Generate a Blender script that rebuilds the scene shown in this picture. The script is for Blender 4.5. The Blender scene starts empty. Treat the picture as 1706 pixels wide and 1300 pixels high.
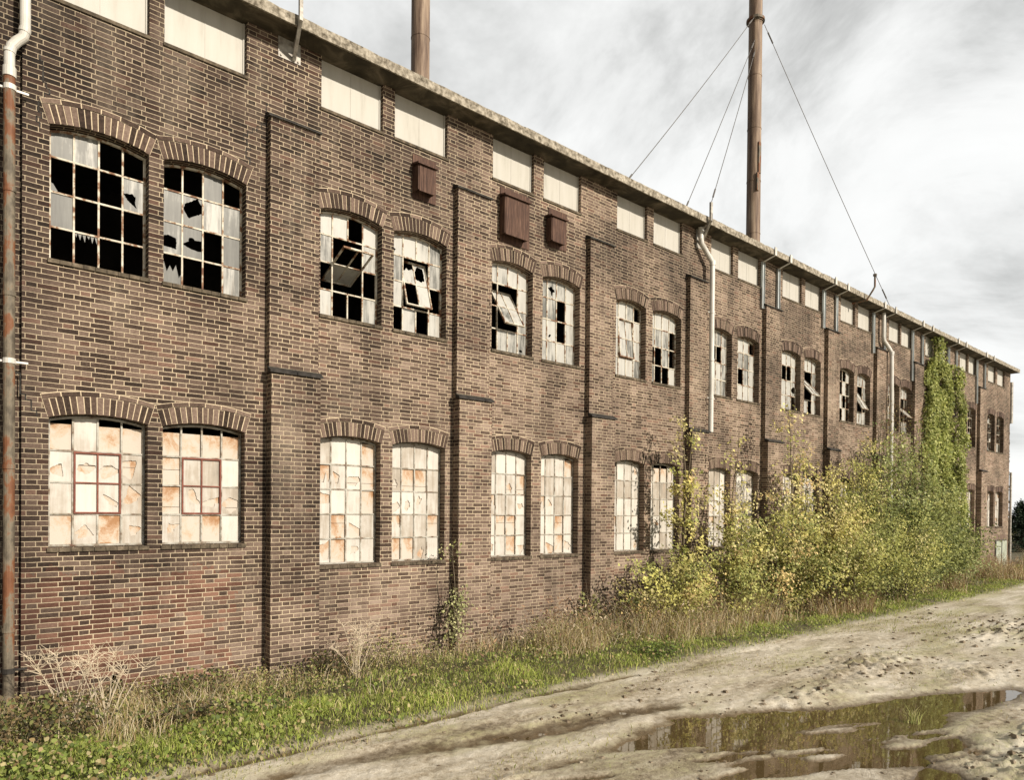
import bpy, math, random
import numpy as np
from mathutils import Vector, Matrix
R = math.radians
random.seed(7); rng = np.random.default_rng(7)
scene = bpy.context.scene
C = scene.collection

# ------------------------------------------------------------------ camera
YAW, TILT, ROLL, HORIZON, FPX, DIST, EYE = R(49.42), R(-0.498), R(0.509), 863.8, 1160.0, 10.05, 2.45
cd = bpy.data.cameras.new('camera'); cam = bpy.data.objects.new('camera', cd); C.objects.link(cam)
fh = Vector((math.cos(YAW), math.sin(YAW), 0)); rt = Vector((math.sin(YAW), -math.cos(YAW), 0)); up = Vector((0, 0, 1))
fw = fh*math.cos(TILT) + up*math.sin(TILT); uv_ = up*math.cos(TILT) - fh*math.sin(TILT)
c_, s_ = math.cos(ROLL), math.sin(ROLL)
ax = c_*rt + s_*uv_; ay = -s_*rt + c_*uv_; az = -fw
M = Matrix((ax, ay, az)).transposed().to_4x4(); M.translation = Vector((0, -DIST, EYE))
cam.matrix_world = M
cd.sensor_width = 36; cd.sensor_fit = 'HORIZONTAL'; cd.lens = 36*FPX/1706
cd.shift_y = (HORIZON-650)/1706
cd.clip_start = 0.05; cd.clip_end = 6000
scene.camera = cam

# ------------------------------------------------------------------ light, sky, exposure
SUN_EL, SUN_AZ = R(27), R(12)            # elevation; turn from straight in front of the wall towards +X
to_sun = Vector((math.sin(SUN_AZ)*math.cos(SUN_EL), -math.cos(SUN_AZ)*math.cos(SUN_EL), math.sin(SUN_EL)))
sd = bpy.data.lights.new('sun', 'SUN'); sd.energy = 4.9; sd.angle = R(1.2); sd.color = (1.0, 0.90, 0.76)
sun = bpy.data.objects.new('sun', sd); C.objects.link(sun)
sun.rotation_euler = to_sun.to_track_quat('Z', 'Y').to_euler(); sun.location = to_sun*50
scene.view_settings.view_transform = 'Standard'; scene.view_settings.look = 'None'
scene.view_settings.exposure = 0.38; scene.view_settings.gamma = 1.0; scene.view_settings.use_curve_mapping = False

def N(nt, kind, **kw):
    n = nt.nodes.new(kind)
    for k, v in kw.items():
        if k.startswith('i_'):
            key = k[2:]; key = int(key) if key.isdigit() else key.replace('_', ' ')
            n.inputs[key].default_value = v
        else: setattr(n, k, v)
    return n
def L(nt, a, ao, b, bi): nt.links.new(a.outputs[ao], b.inputs[bi])
def math_(nt, op, a, b=None, c=None, clamp=False):
    n = nt.nodes.new('ShaderNodeMath'); n.operation = op; n.use_clamp = clamp
    for i, v in enumerate((a, b, c)):
        if v is None: continue
        if isinstance(v, (int, float)): n.inputs[i].default_value = v
        else: nt.links.new(v, n.inputs[i])
    return n.outputs[0]
def ramp(nt, fac, stops, interp='LINEAR'):
    n = nt.nodes.new('ShaderNodeValToRGB'); n.color_ramp.interpolation = interp
    el = n.color_ramp.elements
    while len(el) > 1: el.remove(el[-1])
    for i, (p, c) in enumerate(stops):
        e = el[0] if i == 0 else el.new(p)
        e.position = p; e.color = (c, c, c, 1) if isinstance(c, (int, float)) else (*c, 1)
    nt.links.new(fac, n.inputs[0]); return n.outputs[0]
def mix(nt, fac, a, b, mode='MIX'):
    n = nt.nodes.new('ShaderNodeMix'); n.data_type = 'RGBA'; n.blend_type = mode; n.clamp_factor = True
    for k, v in ((0, fac), (6, a), (7, b)):
        if isinstance(v, (int, float)): n.inputs[k].default_value = v
        elif isinstance(v, tuple): n.inputs[k].default_value = (*v, 1)
        else: nt.links.new(v, n.inputs[k])
    return n.outputs[2]
def noise(nt, vec, scale, detail=3, rough=0.55, dist=0.0):
    n = nt.nodes.new('ShaderNodeTexNoise'); n.inputs['Scale'].default_value = scale
    n.inputs['Detail'].default_value = detail; n.inputs['Roughness'].default_value = rough; n.inputs['Distortion'].default_value = dist
    nt.links.new(vec, n.inputs['Vector']); return n.outputs[0]
def scaled(nt, vec, s, loc=(0, 0, 0), rot=(0, 0, 0)):
    n = nt.nodes.new('ShaderNodeMapping'); n.inputs['Scale'].default_value = s; n.inputs['Location'].default_value = loc; n.inputs['Rotation'].default_value = rot
    nt.links.new(vec, n.inputs['Vector']); return n.outputs[0]

w = bpy.data.worlds.new('World'); scene.world = w; w.use_nodes = True
nt = w.node_tree; nt.nodes.clear()
out = N(nt, 'ShaderNodeOutputWorld'); bg = N(nt, 'ShaderNodeBackground'); L(nt, bg, 0, out, 0)
sky = N(nt, 'ShaderNodeTexSky', sky_type='NISHITA', sun_disc=False, sun_elevation=SUN_EL)
sky.sun_rotation = math.atan2(to_sun.x, to_sun.y)
tc = N(nt, 'ShaderNodeTexCoord'); sep = N(nt, 'ShaderNodeSeparateXYZ'); L(nt, tc, 'Generated', sep, 0)
den = math_(nt, 'ADD', math_(nt, 'MAXIMUM', sep.outputs[2], 0.0), 0.42)
comb = N(nt, 'ShaderNodeCombineXYZ')
nt.links.new(math_(nt, 'DIVIDE', sep.outputs[0], den), comb.inputs[0]); nt.links.new(math_(nt, 'DIVIDE', sep.outputs[1], den), comb.inputs[1])
cv = comb.outputs[0]
big = noise(nt, scaled(nt, cv, (1, 1, 1), (3.1, 1.7, 0)), 1.15, 7, 0.58, 0.35)
sm = noise(nt, scaled(nt, cv, (1, 1, 1), (8.3, 4.2, 0)), 3.2, 7, 0.62, 0.5)
cl = math_(nt, 'ADD', math_(nt, 'MULTIPLY', big, 0.6), math_(nt, 'MULTIPLY', sm, 0.4))
ccol = ramp(nt, cl, [(0.37, (0.36, 0.36, 0.35)), (0.43, (0.52, 0.522, 0.508)), (0.48, (0.68, 0.682, 0.668)), (0.53, (0.78, 0.782, 0.768)), (0.6, (0.82, 0.822, 0.808))])
sc = N(nt, 'ShaderNodeVectorMath', operation='SCALE'); L(nt, sky, 0, sc, 0); sc.inputs['Scale'].default_value = 0.1
# unseen side of the sky, towards -X, dimmed to cut fill on left faces
dk = ramp(nt, math_(nt, 'ADD', math_(nt, 'MULTIPLY', sep.outputs[0], 0.5), 0.5), [(0.30, 0.38), (0.62, 1.0)])
ccol = mix(nt, 1.0, ccol, dk, 'MULTIPLY')
fin = mix(nt, 0.93, sc.outputs[0], ccol)
nt.links.new(fin, bg.inputs[0]); bg.inputs[1].default_value = 1.0

# ------------------------------------------------------------------ materials
def mat(name, rough=0.8, spec=0.3, metal=0.0):
    m = bpy.data.materials.new(name); m.use_nodes = True
    nt = m.node_tree; b = nt.nodes['Principled BSDF']
    b.inputs['Roughness'].default_value = rough; b.inputs['Specular IOR Level'].default_value = spec; b.inputs['Metallic'].default_value = metal
    return m, nt, b
def bump(nt, b, h, strength=0.5, dist=0.01):
    n = N(nt, 'ShaderNodeBump'); n.inputs['Strength'].default_value = strength; n.inputs['Distance'].default_value = dist
    nt.links.new(h, n.inputs['Height']); nt.links.new(n.outputs[0], b.inputs['Normal'])
def texco(nt, which='Object'): return N(nt, 'ShaderNodeTexCoord').outputs[which]

BRICKS = [(0.0, (0.008, 0.006, 0.005)), (0.20, (0.022, 0.014, 0.010)), (0.42, (0.055, 0.036, 0.027)), (0.60, (0.105, 0.072, 0.055)), (0.78, (0.165, 0.118, 0.092)), (1.0, (0.26, 0.195, 0.155))]
MORTAR = (0.56, 0.465, 0.33)
def stains(nt, pos):
    """large weathering shared by all brickwork: soot, pale bloom, red patches"""
    sep = N(nt, 'ShaderNodeSeparateXYZ'); nt.links.new(pos, sep.inputs[0])
    x, z = sep.outputs[0], sep.outputs[2]
    n1 = noise(nt, pos, 0.55, 5, 0.6, 0.4); n2 = noise(nt, scaled(nt, pos, (1.4, 1, 0.35), (5, 0, 2)), 1.1, 5, 0.65)
    return x, z, n1, n2
def brick_material(name, period, heads):
    m, nt, b = mat(name, 0.88, 0.2)
    uvn = N(nt, 'ShaderNodeUVMap'); uvn.uv_map = 'UVMap'; uv = uvn.outputs[0]
    geo = N(nt, 'ShaderNodeNewGeometry'); pos = geo.outputs['Position']
    # slight wobble of the courses
    wob = N(nt, 'ShaderNodeVectorMath', operation='SUBTRACT'); wn = N(nt, 'ShaderNodeTexNoise'); wn.inputs['Scale'].default_value = 6.0
    nt.links.new(uv, wn.inputs['Vector']); L(nt, wn, 1, wob, 0); wob.inputs[1].default_value = (0.5, 0.5, 0.5)
    ws = N(nt, 'ShaderNodeVectorMath', operation='SCALE'); L(nt, wob, 0, ws, 0); ws.inputs['Scale'].default_value = 0.012
    ad = N(nt, 'ShaderNodeVectorMath', operation='ADD'); nt.links.new(uv, ad.inputs[0]); L(nt, ws, 0, ad, 1)
    sp = N(nt, 'ShaderNodeSeparateXYZ'); L(nt, ad, 0, sp, 0)
    u, v = sp.outputs[0], sp.outputs[1]
    H = 0.062
    vr = math_(nt, 'DIVIDE', v, H); row = math_(nt, 'FLOOR', vr); fv = math_(nt, 'SUBTRACT', vr, row)
    par = math_(nt, 'FLOORED_MODULO', row, 2.0)
    rw = N(nt, 'ShaderNodeTexWhiteNoise', noise_dimensions='1D'); nt.links.new(row, rw.inputs['W'])
    jit = math_(nt, 'MULTIPLY', rw.outputs[0], 0.05)
    a = math_(nt, 'ADD', math_(nt, 'ADD', math_(nt, 'DIVIDE', u, period), math_(nt, 'MULTIPLY', par, 0.31 if heads == 2 else 0.5)), jit)
    cell = math_(nt, 'FLOOR', a); t = math_(nt, 'MULTIPLY', math_(nt, 'SUBTRACT', a, cell), period)
    S = 0.222
    g1 = math_(nt, 'GREATER_THAN', t, S)
    if heads == 2:
        g2 = math_(nt, 'GREATER_THAN', t, 2*S); idx = math_(nt, 'ADD', g1, g2); last = g2
    else: idx = g1; last = g1
    loc = math_(nt, 'SUBTRACT', t, math_(nt, 'MULTIPLY', idx, S))
    wd = math_(nt, 'SUBTRACT', S, math_(nt, 'MULTIPLY', last, S-(period-heads*S)))
    du = math_(nt, 'MINIMUM', loc, math_(nt, 'SUBTRACT', wd, loc))
    dv = math_(nt, 'MULTIPLY', math_(nt, 'MINIMUM', fv, math_(nt, 'SUBTRACT', 1.0, fv)), H)
    d = math_(nt, 'MINIMUM', du, dv)
    rag = math_(nt, 'MULTIPLY', math_(nt, 'SUBTRACT', noise(nt, uv, 45, 2), 0.5), 0.004)
    d = math_(nt, 'ADD', math_(nt, 'ADD', d, rag), math_(nt, 'MULTIPLY', math_(nt, 'SUBTRACT', noise(nt, uv, 1.7, 4, 0.6), 0.47), 0.008))
    mr = N(nt, 'ShaderNodeMapRange'); mr.inputs[1].default_value = 0.0036; mr.inputs[2].default_value = 0.0068; nt.links.new(d, mr.inputs[0])
    isb = mr.outputs[0]
    cid = math_(nt, 'ADD', math_(nt, 'MULTIPLY', cell, 3.0), idx)
    cv = N(nt, 'ShaderNodeCombineXYZ'); nt.links.new(cid, cv.inputs[0]); nt.links.new(row, cv.inputs[1])
    wn2 = N(nt, 'ShaderNodeTexWhiteNoise', noise_dimensions='3D'); nt.links.new(cv.outputs[0], wn2.inputs['Vector'])
    x, z, n1, n2 = stains(nt, pos)
    fine = noise(nt, uv, 30, 4, 0.65)
    # brick tone: random per brick + big patches + grain; the wall further along is cleaner
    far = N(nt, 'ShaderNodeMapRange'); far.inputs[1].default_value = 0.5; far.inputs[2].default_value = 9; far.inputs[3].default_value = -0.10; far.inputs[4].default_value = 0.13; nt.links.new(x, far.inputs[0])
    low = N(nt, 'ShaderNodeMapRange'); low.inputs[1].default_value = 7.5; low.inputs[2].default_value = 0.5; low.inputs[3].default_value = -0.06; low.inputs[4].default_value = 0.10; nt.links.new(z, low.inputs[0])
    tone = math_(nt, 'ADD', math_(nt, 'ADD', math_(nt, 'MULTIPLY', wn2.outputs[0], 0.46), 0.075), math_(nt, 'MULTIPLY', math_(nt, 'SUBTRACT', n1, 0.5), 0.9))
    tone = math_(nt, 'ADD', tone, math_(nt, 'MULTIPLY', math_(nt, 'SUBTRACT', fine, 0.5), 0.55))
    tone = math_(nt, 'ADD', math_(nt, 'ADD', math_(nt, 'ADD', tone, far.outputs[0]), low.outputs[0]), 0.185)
    col = ramp(nt, tone, BRICKS)
    # reddish bricks near the foot of the first bay, and a few anywhere
    red = math_(nt, 'MULTIPLY', math_(nt, 'LESS_THAN', math_(nt, 'ADD', z, math_(nt, 'MULTIPLY', n2, 1.4)), 2.35), math_(nt, 'LESS_THAN', math_(nt, 'ADD', x, math_(nt, 'MULTIPLY', n1, 2.0)), 4.6))
    pick = N(nt, 'ShaderNodeSeparateColor'); L(nt, wn2, 1, pick, 0)
    redb = math_(nt, 'MULTIPLY', math_(nt, 'GREATER_THAN', pick.outputs[1], 0.38), red)
    rare = math_(nt, 'GREATER_THAN', pick.outputs[2], 0.90)
    rf = math_(nt, 'MULTIPLY', math_(nt, 'MAXIMUM', redb, math_(nt, 'MULTIPLY', rare, 0.5)), 0.75)
    col = mix(nt, rf, col, ramp(nt, tone, [(0.1, (0.03, 0.013, 0.009)), (0.5, (0.105, 0.046, 0.031)), (0.9, (0.22, 0.11, 0.075))]))
    # pale mineral bloom
    bl = ramp(nt, n2, [(0.54, 0.0), (0.72, 0.55)])
    col = mix(nt, math_(nt, 'MULTIPLY', bl, fine), col, (0.34, 0.28, 0.22))
    # mortar, dirtied in patches
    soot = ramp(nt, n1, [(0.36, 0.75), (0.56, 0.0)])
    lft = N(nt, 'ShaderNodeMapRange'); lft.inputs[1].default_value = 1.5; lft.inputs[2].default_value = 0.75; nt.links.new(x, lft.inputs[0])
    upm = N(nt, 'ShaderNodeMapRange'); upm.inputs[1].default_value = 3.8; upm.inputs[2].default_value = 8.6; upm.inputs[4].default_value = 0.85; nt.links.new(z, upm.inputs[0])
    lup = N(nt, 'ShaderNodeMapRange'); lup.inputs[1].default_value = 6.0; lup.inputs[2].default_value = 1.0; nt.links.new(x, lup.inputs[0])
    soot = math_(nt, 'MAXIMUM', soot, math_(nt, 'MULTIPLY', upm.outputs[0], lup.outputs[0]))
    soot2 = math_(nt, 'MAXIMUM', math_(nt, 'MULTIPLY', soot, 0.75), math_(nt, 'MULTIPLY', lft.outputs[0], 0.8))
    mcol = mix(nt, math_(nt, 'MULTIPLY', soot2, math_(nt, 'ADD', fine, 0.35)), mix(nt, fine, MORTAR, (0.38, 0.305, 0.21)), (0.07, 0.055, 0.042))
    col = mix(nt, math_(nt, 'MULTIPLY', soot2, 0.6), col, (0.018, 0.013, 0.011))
    nt.links.new(mix(nt, isb, mcol, col), b.inputs['Base Color'])
    h = math_(nt, 'ADD', isb, math_(nt, 'MULTIPLY', fine, 0.5))
    bump(nt, b, h, 0.75, 0.009)
    return m
MT = {}
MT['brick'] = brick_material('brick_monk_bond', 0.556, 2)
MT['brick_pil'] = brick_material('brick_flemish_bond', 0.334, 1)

def arch_mat():
    m, nt, b = mat('arch_brick', 0.88, 0.2)
    at = N(nt, 'ShaderNodeAttribute', attribute_name='rnd'); pos = N(nt, 'ShaderNodeNewGeometry').outputs['Position']
    fine = noise(nt, pos, 35, 4, 0.65)
    t = math_(nt, 'ADD', math_(nt, 'ADD', math_(nt, 'MULTIPLY', at.outputs['Fac'], 0.55), math_(nt, 'MULTIPLY', math_(nt, 'SUBTRACT', fine, 0.5), 0.6)), 0.24)
    nt.links.new(ramp(nt, t, BRICKS), b.inputs['Base Color']); bump(nt, b, fine, 0.5, 0.008); return m
MT['arch'] = arch_mat()
def simple(name, stops, scale=6, rough=0.8, spec=0.3, metal=0.0, stretch=(1, 1, 1), detail=5, bmp=0.0, dist=0.0, bd=0.01):
    m, nt, b = mat(name, rough, spec, metal)
    pos = scaled(nt, N(nt, 'ShaderNodeNewGeometry').outputs['Position'], stretch)
    n = noise(nt, pos, scale, detail, 0.62, dist)
    nt.links.new(ramp(nt, n, stops), b.inputs['Base Color'])
    if bmp: bump(nt, b, n, bmp, bd)
    return m
MT['mortar'] = simple('mortar', [(0.3, (0.36, 0.29, 0.20)), (0.7, (0.56, 0.465, 0.33))], 20, 0.95)
MT['concrete'] = simple('weathered_concrete', [(0.30, (0.05, 0.042, 0.028)), (0.42, (0.15, 0.13, 0.10)), (0.55, (0.28, 0.25, 0.20)), (0.72, (0.46, 0.42, 0.35))], 14, 0.95, 0.2, detail=9, bmp=0.7, bd=0.02)
MT['soffit_shade'] = simple('shaded_soffit', [(0.3, (0.018, 0.015, 0.010)), (0.5, (0.055, 0.046, 0.031)), (0.68, (0.15, 0.125, 0.09))], 2.2, 0.95, 0.2, detail=8, dist=0.6)  # mottled concrete; the shade under the eave is put into its dark colour
MT['slate'] = simple('dark_cap_tile', [(0.3, (0.012, 0.011, 0.010)), (0.7, (0.05, 0.045, 0.04))], 12, 0.85, 0.2)
MT['sill'] = simple('weathered_sill', [(0.3, (0.03, 0.024, 0.018)), (0.55, (0.10, 0.08, 0.055)), (0.8, (0.25, 0.2, 0.15))], 9, 0.9, 0.2, bmp=0.4)
MT['board'] = simple('off_white_board', [(0.25, (0.31, 0.295, 0.255)), (0.45, (0.385, 0.37, 0.33)), (0.7, (0.42, 0.405, 0.37))], 1.6, 0.55, 0.3, stretch=(4, 1, 0.5))
MT['paint'] = simple('peeling_frame_paint', [(0.34, (0.10, 0.042, 0.022)), (0.44, (0.20, 0.11, 0.06)), (0.50, (0.42, 0.38, 0.30)), (0.7, (0.58, 0.55, 0.48))], 7, 0.7, 0.3)
MT['paintw'] = simple('pale_frame_paint', [(0.32, (0.10, 0.05, 0.03)), (0.42, (0.20, 0.17, 0.13)), (0.54, (0.33, 0.315, 0.275)), (0.7, (0.43, 0.415, 0.37))], 7, 0.65, 0.3)
MT['rustred'] = simple('red_lead_sash', [(0.3, (0.10, 0.03, 0.02)), (0.7, (0.22, 0.075, 0.05))], 9, 0.75)
MT['wood'] = simple('brown_stained_wood', [(0.25, (0.022, 0.010, 0.007)), (0.5, (0.062, 0.030, 0.019)), (0.75, (0.14, 0.078, 0.052))], 5, 0.75, 0.3, stretch=(9, 9, 0.7), bmp=0.3)
MT['rust'] = simple('rusty_cast_iron', [(0.28, (0.022, 0.015, 0.010)), (0.42, (0.085, 0.07, 0.05)), (0.50, (0.15, 0.125, 0.09)), (0.56, (0.15, 0.06, 0.025)), (0.75, (0.07, 0.025, 0.012))], 5, 0.7, 0.4, stretch=(1, 1, 0.45), bmp=0.4)
MT['pvc'] = simple('weathered_white_pipe', [(0.25, (0.34, 0.32, 0.27)), (0.5, (0.50, 0.485, 0.45)), (0.8, (0.60, 0.59, 0.56))], 3, 0.45, 0.4, stretch=(1, 1, 0.5))
MT['galv'] = simple('galvanised_steel', [(0.3, (0.26, 0.28, 0.28)), (0.6, (0.42, 0.45, 0.45)), (0.8, (0.52, 0.55, 0.55))], 4, 0.45, 0.5, metal=0.25, stretch=(1, 1, 0.4))
MT['steel'] = simple('grey_steel', [(0.3, (0.16, 0.14, 0.12)), (0.6, (0.40, 0.38, 0.34)), (0.8, (0.55, 0.53, 0.48))], 9, 0.6, 0.4, metal=0.2)
MT['wire'] = simple('steel_wire', [(0.3, (0.06, 0.055, 0.05)), (0.7, (0.12, 0.11, 0.10))], 9, 0.6, 0.4)
MT['chimney'] = simple('rusty_chimney_sheet', [(0.30, (0.045, 0.024, 0.016)), (0.44, (0.13, 0.085, 0.058)), (0.58, (0.23, 0.165, 0.115)), (0.75, (0.36, 0.28, 0.20))], 3.2, 0.7, 0.4, stretch=(2.6, 2.6, 0.22), detail=7, bmp=0.25)
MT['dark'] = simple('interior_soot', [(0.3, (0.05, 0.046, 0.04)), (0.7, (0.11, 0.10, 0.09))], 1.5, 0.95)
MT['door'] = simple('pale_green_door', [(0.3, (0.22, 0.25, 0.20)), (0.6, (0.42, 0.45, 0.37)), (0.8, (0.52, 0.54, 0.46))], 5, 0.7, stretch=(3, 3, 0.5))
MT['bark'] = simple('bark', [(0.3, (0.05, 0.038, 0.026)), (0.7, (0.20, 0.16, 0.11))], 14, 0.9)
MT['roof'] = simple('bitumen_roof', [(0.3, (0.03, 0.03, 0.028)), (0.7, (0.08, 0.075, 0.07))], 2, 0.9)
def glass_mat(name, base, dark, warm, streak=1.0):
    m, nt, b = mat(name, 0.45, 0.3)
    pos = N(nt, 'ShaderNodeNewGeometry').outputs['Position']
    at = N(nt, 'ShaderNodeAttribute', attribute_name='rnd')
    n = noise(nt, scaled(nt, pos, (16, 16, 1.6)), 1.0, 6, 0.65, 0.2); n2 = noise(nt, pos, 3.1, 5, 0.6)
    f = math_(nt, 'ADD', math_(nt, 'MULTIPLY', math_(nt, 'SUBTRACT', n, 0.15), 0.85*streak), math_(nt, 'MULTIPLY', n2, 1-0.6*streak))
    f = math_(nt, 'ADD', f, math_(nt, 'MULTIPLY', math_(nt, 'SUBTRACT', at.outputs['Fac'], 0.5), 0.30))
    col = ramp(nt, f, [(0.02, tuple(c*.55 for c in dark)), (0.28, dark), (0.45, base), (0.62, tuple(min(0.9, c*1.18) for c in base))])
    rust = ramp(nt, noise(nt, scaled(nt, pos, (6, 6, 1.2), (3, 1, 9)), 1.1, 5, 0.6), [(0.60, 0.0), (0.74, 0.55)])
    nt.links.new(mix(nt, rust, col, warm), b.inputs['Base Color'])
    return m
MT['glass'] = glass_mat('dirty_wired_glass', (0.33, 0.325, 0.30), (0.11, 0.11, 0.10), (0.27, 0.21, 0.145))
MT['film'] = glass_mat('whitewashed_glass', (0.445, 0.42, 0.38), (0.33, 0.29, 0.24), (0.41, 0.31, 0.23), 0.7)
def backing():
    m, nt, b = mat('peeling_fibreboard', 0.9, 0.15)
    pos = N(nt, 'ShaderNodeNewGeometry').outputs['Position']
    a = noise(nt, scaled(nt, pos, (1, 1, 0.7)), 4.5, 6, 0.65, 0.6); g = noise(nt, pos, 60, 3, 0.7)
    f = math_(nt, 'ADD', a, math_(nt, 'MULTIPLY', math_(nt, 'SUBTRACT', g, 0.5), 0.22))
    sp = N(nt, 'ShaderNodeSeparateXYZ'); nt.links.new(pos, sp.inputs[0])
    endw = math_(nt, 'MAXIMUM', math_(nt, 'LESS_THAN', sp.outputs[0], 3.8), math_(nt, 'GREATER_THAN', sp.outputs[0], 36.8))
    zz = math_(nt, 'DIVIDE', math_(nt, 'SUBTRACT', sp.outputs[2], math_(nt, 'ADD', 1.612, math_(nt, 'MULTIPLY', endw, 0.37))), 0.393)
    fr_ = math_(nt, 'FRACT', math_(nt, 'ADD', zz, math_(nt, 'MULTIPLY', math_(nt, 'SUBTRACT', a, 0.5), 0.5)))
    f = math_(nt, 'SUBTRACT', f, math_(nt, 'MULTIPLY', math_(nt, 'SUBTRACT', fr_, 0.45), 0.20))
    nt.links.new(ramp(nt, f, [(0.30, (0.30, 0.165, 0.085)), (0.39, (0.39, 0.26, 0.17)), (0.45, (0.44, 0.355, 0.27)), (0.55, (0.465, 0.415, 0.36))]), b.inputs['Base Color'])
    bump(nt, b, g, 0.3, 0.004); return m
MT['backing'] = backing()
def leafmat(name, trans=0.35, rough=0.6):
    m, nt, b = mat(name, rough, 0.25)
    at = N(nt, 'ShaderNodeAttribute', attribute_name='col')
    nt.links.new(at.outputs['Color'], b.inputs['Base Color'])
    tr = N(nt, 'ShaderNodeBsdfTranslucent'); nt.links.new(at.outputs['Color'], tr.inputs[0])
    mx = N(nt, 'ShaderNodeMixShader'); mx.inputs[0].default_value = trans
    o = nt.nodes['Material Output']; L(nt, b, 0, mx, 1); L(nt, tr, 0, mx, 2); L(nt, mx, 0, o, 0)
    return m
MT['leaf'] = leafmat('leaves'); MT['grass'] = leafmat('grass_blades', 0.3, 0.7)
def ground_mat():
    m, nt, b = mat('mud_ground', 0.8, 0.4)
    pos = N(nt, 'ShaderNodeNewGeometry').outputs['Position']
    sep = N(nt, 'ShaderNodeSeparateXYZ'); nt.links.new(pos, sep.inputs[0]); x, y, z = sep.outputs
    st = scaled(nt, pos, (0.35, 1, 1), rot=(0, 0, 0))
    n1 = noise(nt, st, 1.3, 7, 0.62, 0.3); n2 = noise(nt, pos, 11, 6, 0.68); n3 = noise(nt, pos, 55, 3, 0.7)
    f = math_(nt, 'ADD', math_(nt, 'MULTIPLY', n1, 0.5), math_(nt, 'ADD', math_(nt, 'MULTIPLY', n2, 0.35), math_(nt, 'MULTIPLY', n3, 0.15)))
    dry = ramp(nt, f, [(0.35, (0.075, 0.055, 0.034)), (0.42, (0.25, 0.205, 0.14)), (0.49, (0.41, 0.36, 0.275)), (0.60, (0.57, 0.525, 0.44))])
    wet = ramp(nt, f, [(0.35, (0.055, 0.038, 0.020)), (0.55, (0.14, 0.10, 0.055)), (0.65, (0.20, 0.15, 0.09))])
    mr = N(nt, 'ShaderNodeMapRange'); mr.inputs[1].default_value = -0.144; mr.inputs[2].default_value = -0.112
    nt.links.new(math_(nt, 'ADD', z, math_(nt, 'MULTIPLY', math_(nt, 'SUBTRACT', n2, 0.5), 0.022)), mr.inputs[0])
    col = mix(nt, mr.outputs[0], wet, dry)
    # moss and short growth on the track
    ms = ramp(nt, noise(nt, scaled(nt, pos, (0.45, 1.3, 1), (4, 2, 0)), 0.8, 6, 0.65), [(0.48, 0.0), (0.60, 0.6)])
    col = mix(nt, math_(nt, 'MULTIPLY', math_(nt, 'MULTIPLY', ms, mr.outputs[0]), ramp(nt, n2, [(0.4, 0.2), (0.6, 1.0)])), col, (0.26, 0.25, 0.085))
    vg = N(nt, 'ShaderNodeMapRange'); vg.inputs[1].default_value = -3.0; vg.inputs[2].default_value = -2.6
    nt.links.new(math_(nt, 'ADD', y, math_(nt, 'MULTIPLY', math_(nt, 'SUBTRACT', n1, 0.5), 0.5)), vg.inputs[0])
    col = mix(nt, vg.outputs[0], col, ramp(nt, f, [(0.35, (0.03, 0.026, 0.012)), (0.6, (0.10, 0.085, 0.04))]))
    nt.links.new(col, b.inputs['Base Color'])
    rr = N(nt, 'ShaderNodeMapRange'); rr.inputs[3].default_value = 0.35; rr.inputs[4].default_value = 0.85; nt.links.new(mr.outputs[0], rr.inputs[0]); nt.links.new(rr.outputs[0], b.inputs['Roughness'])
    bump(nt, b, math_(nt, 'ADD', math_(nt, 'MULTIPLY', n2, 0.8), math_(nt, 'MULTIPLY', n3, 0.35)), 0.9, 0.03)
    return m
MT['ground'] = ground_mat()
def water_mat():
    m, nt, b = mat('puddle_water', 0.02, 0.5)
    b.inputs['Base Color'].default_value = (0.075, 0.052, 0.022, 1); b.inputs['IOR'].default_value = 1.6; b.inputs['Specular IOR Level'].default_value = 0.9
    pos = N(nt, 'ShaderNodeNewGeometry').outputs['Position']
    bump(nt, b, noise(nt, pos, 7, 2), 0.05, 0.006); return m
MT['water'] = water_mat()

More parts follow.
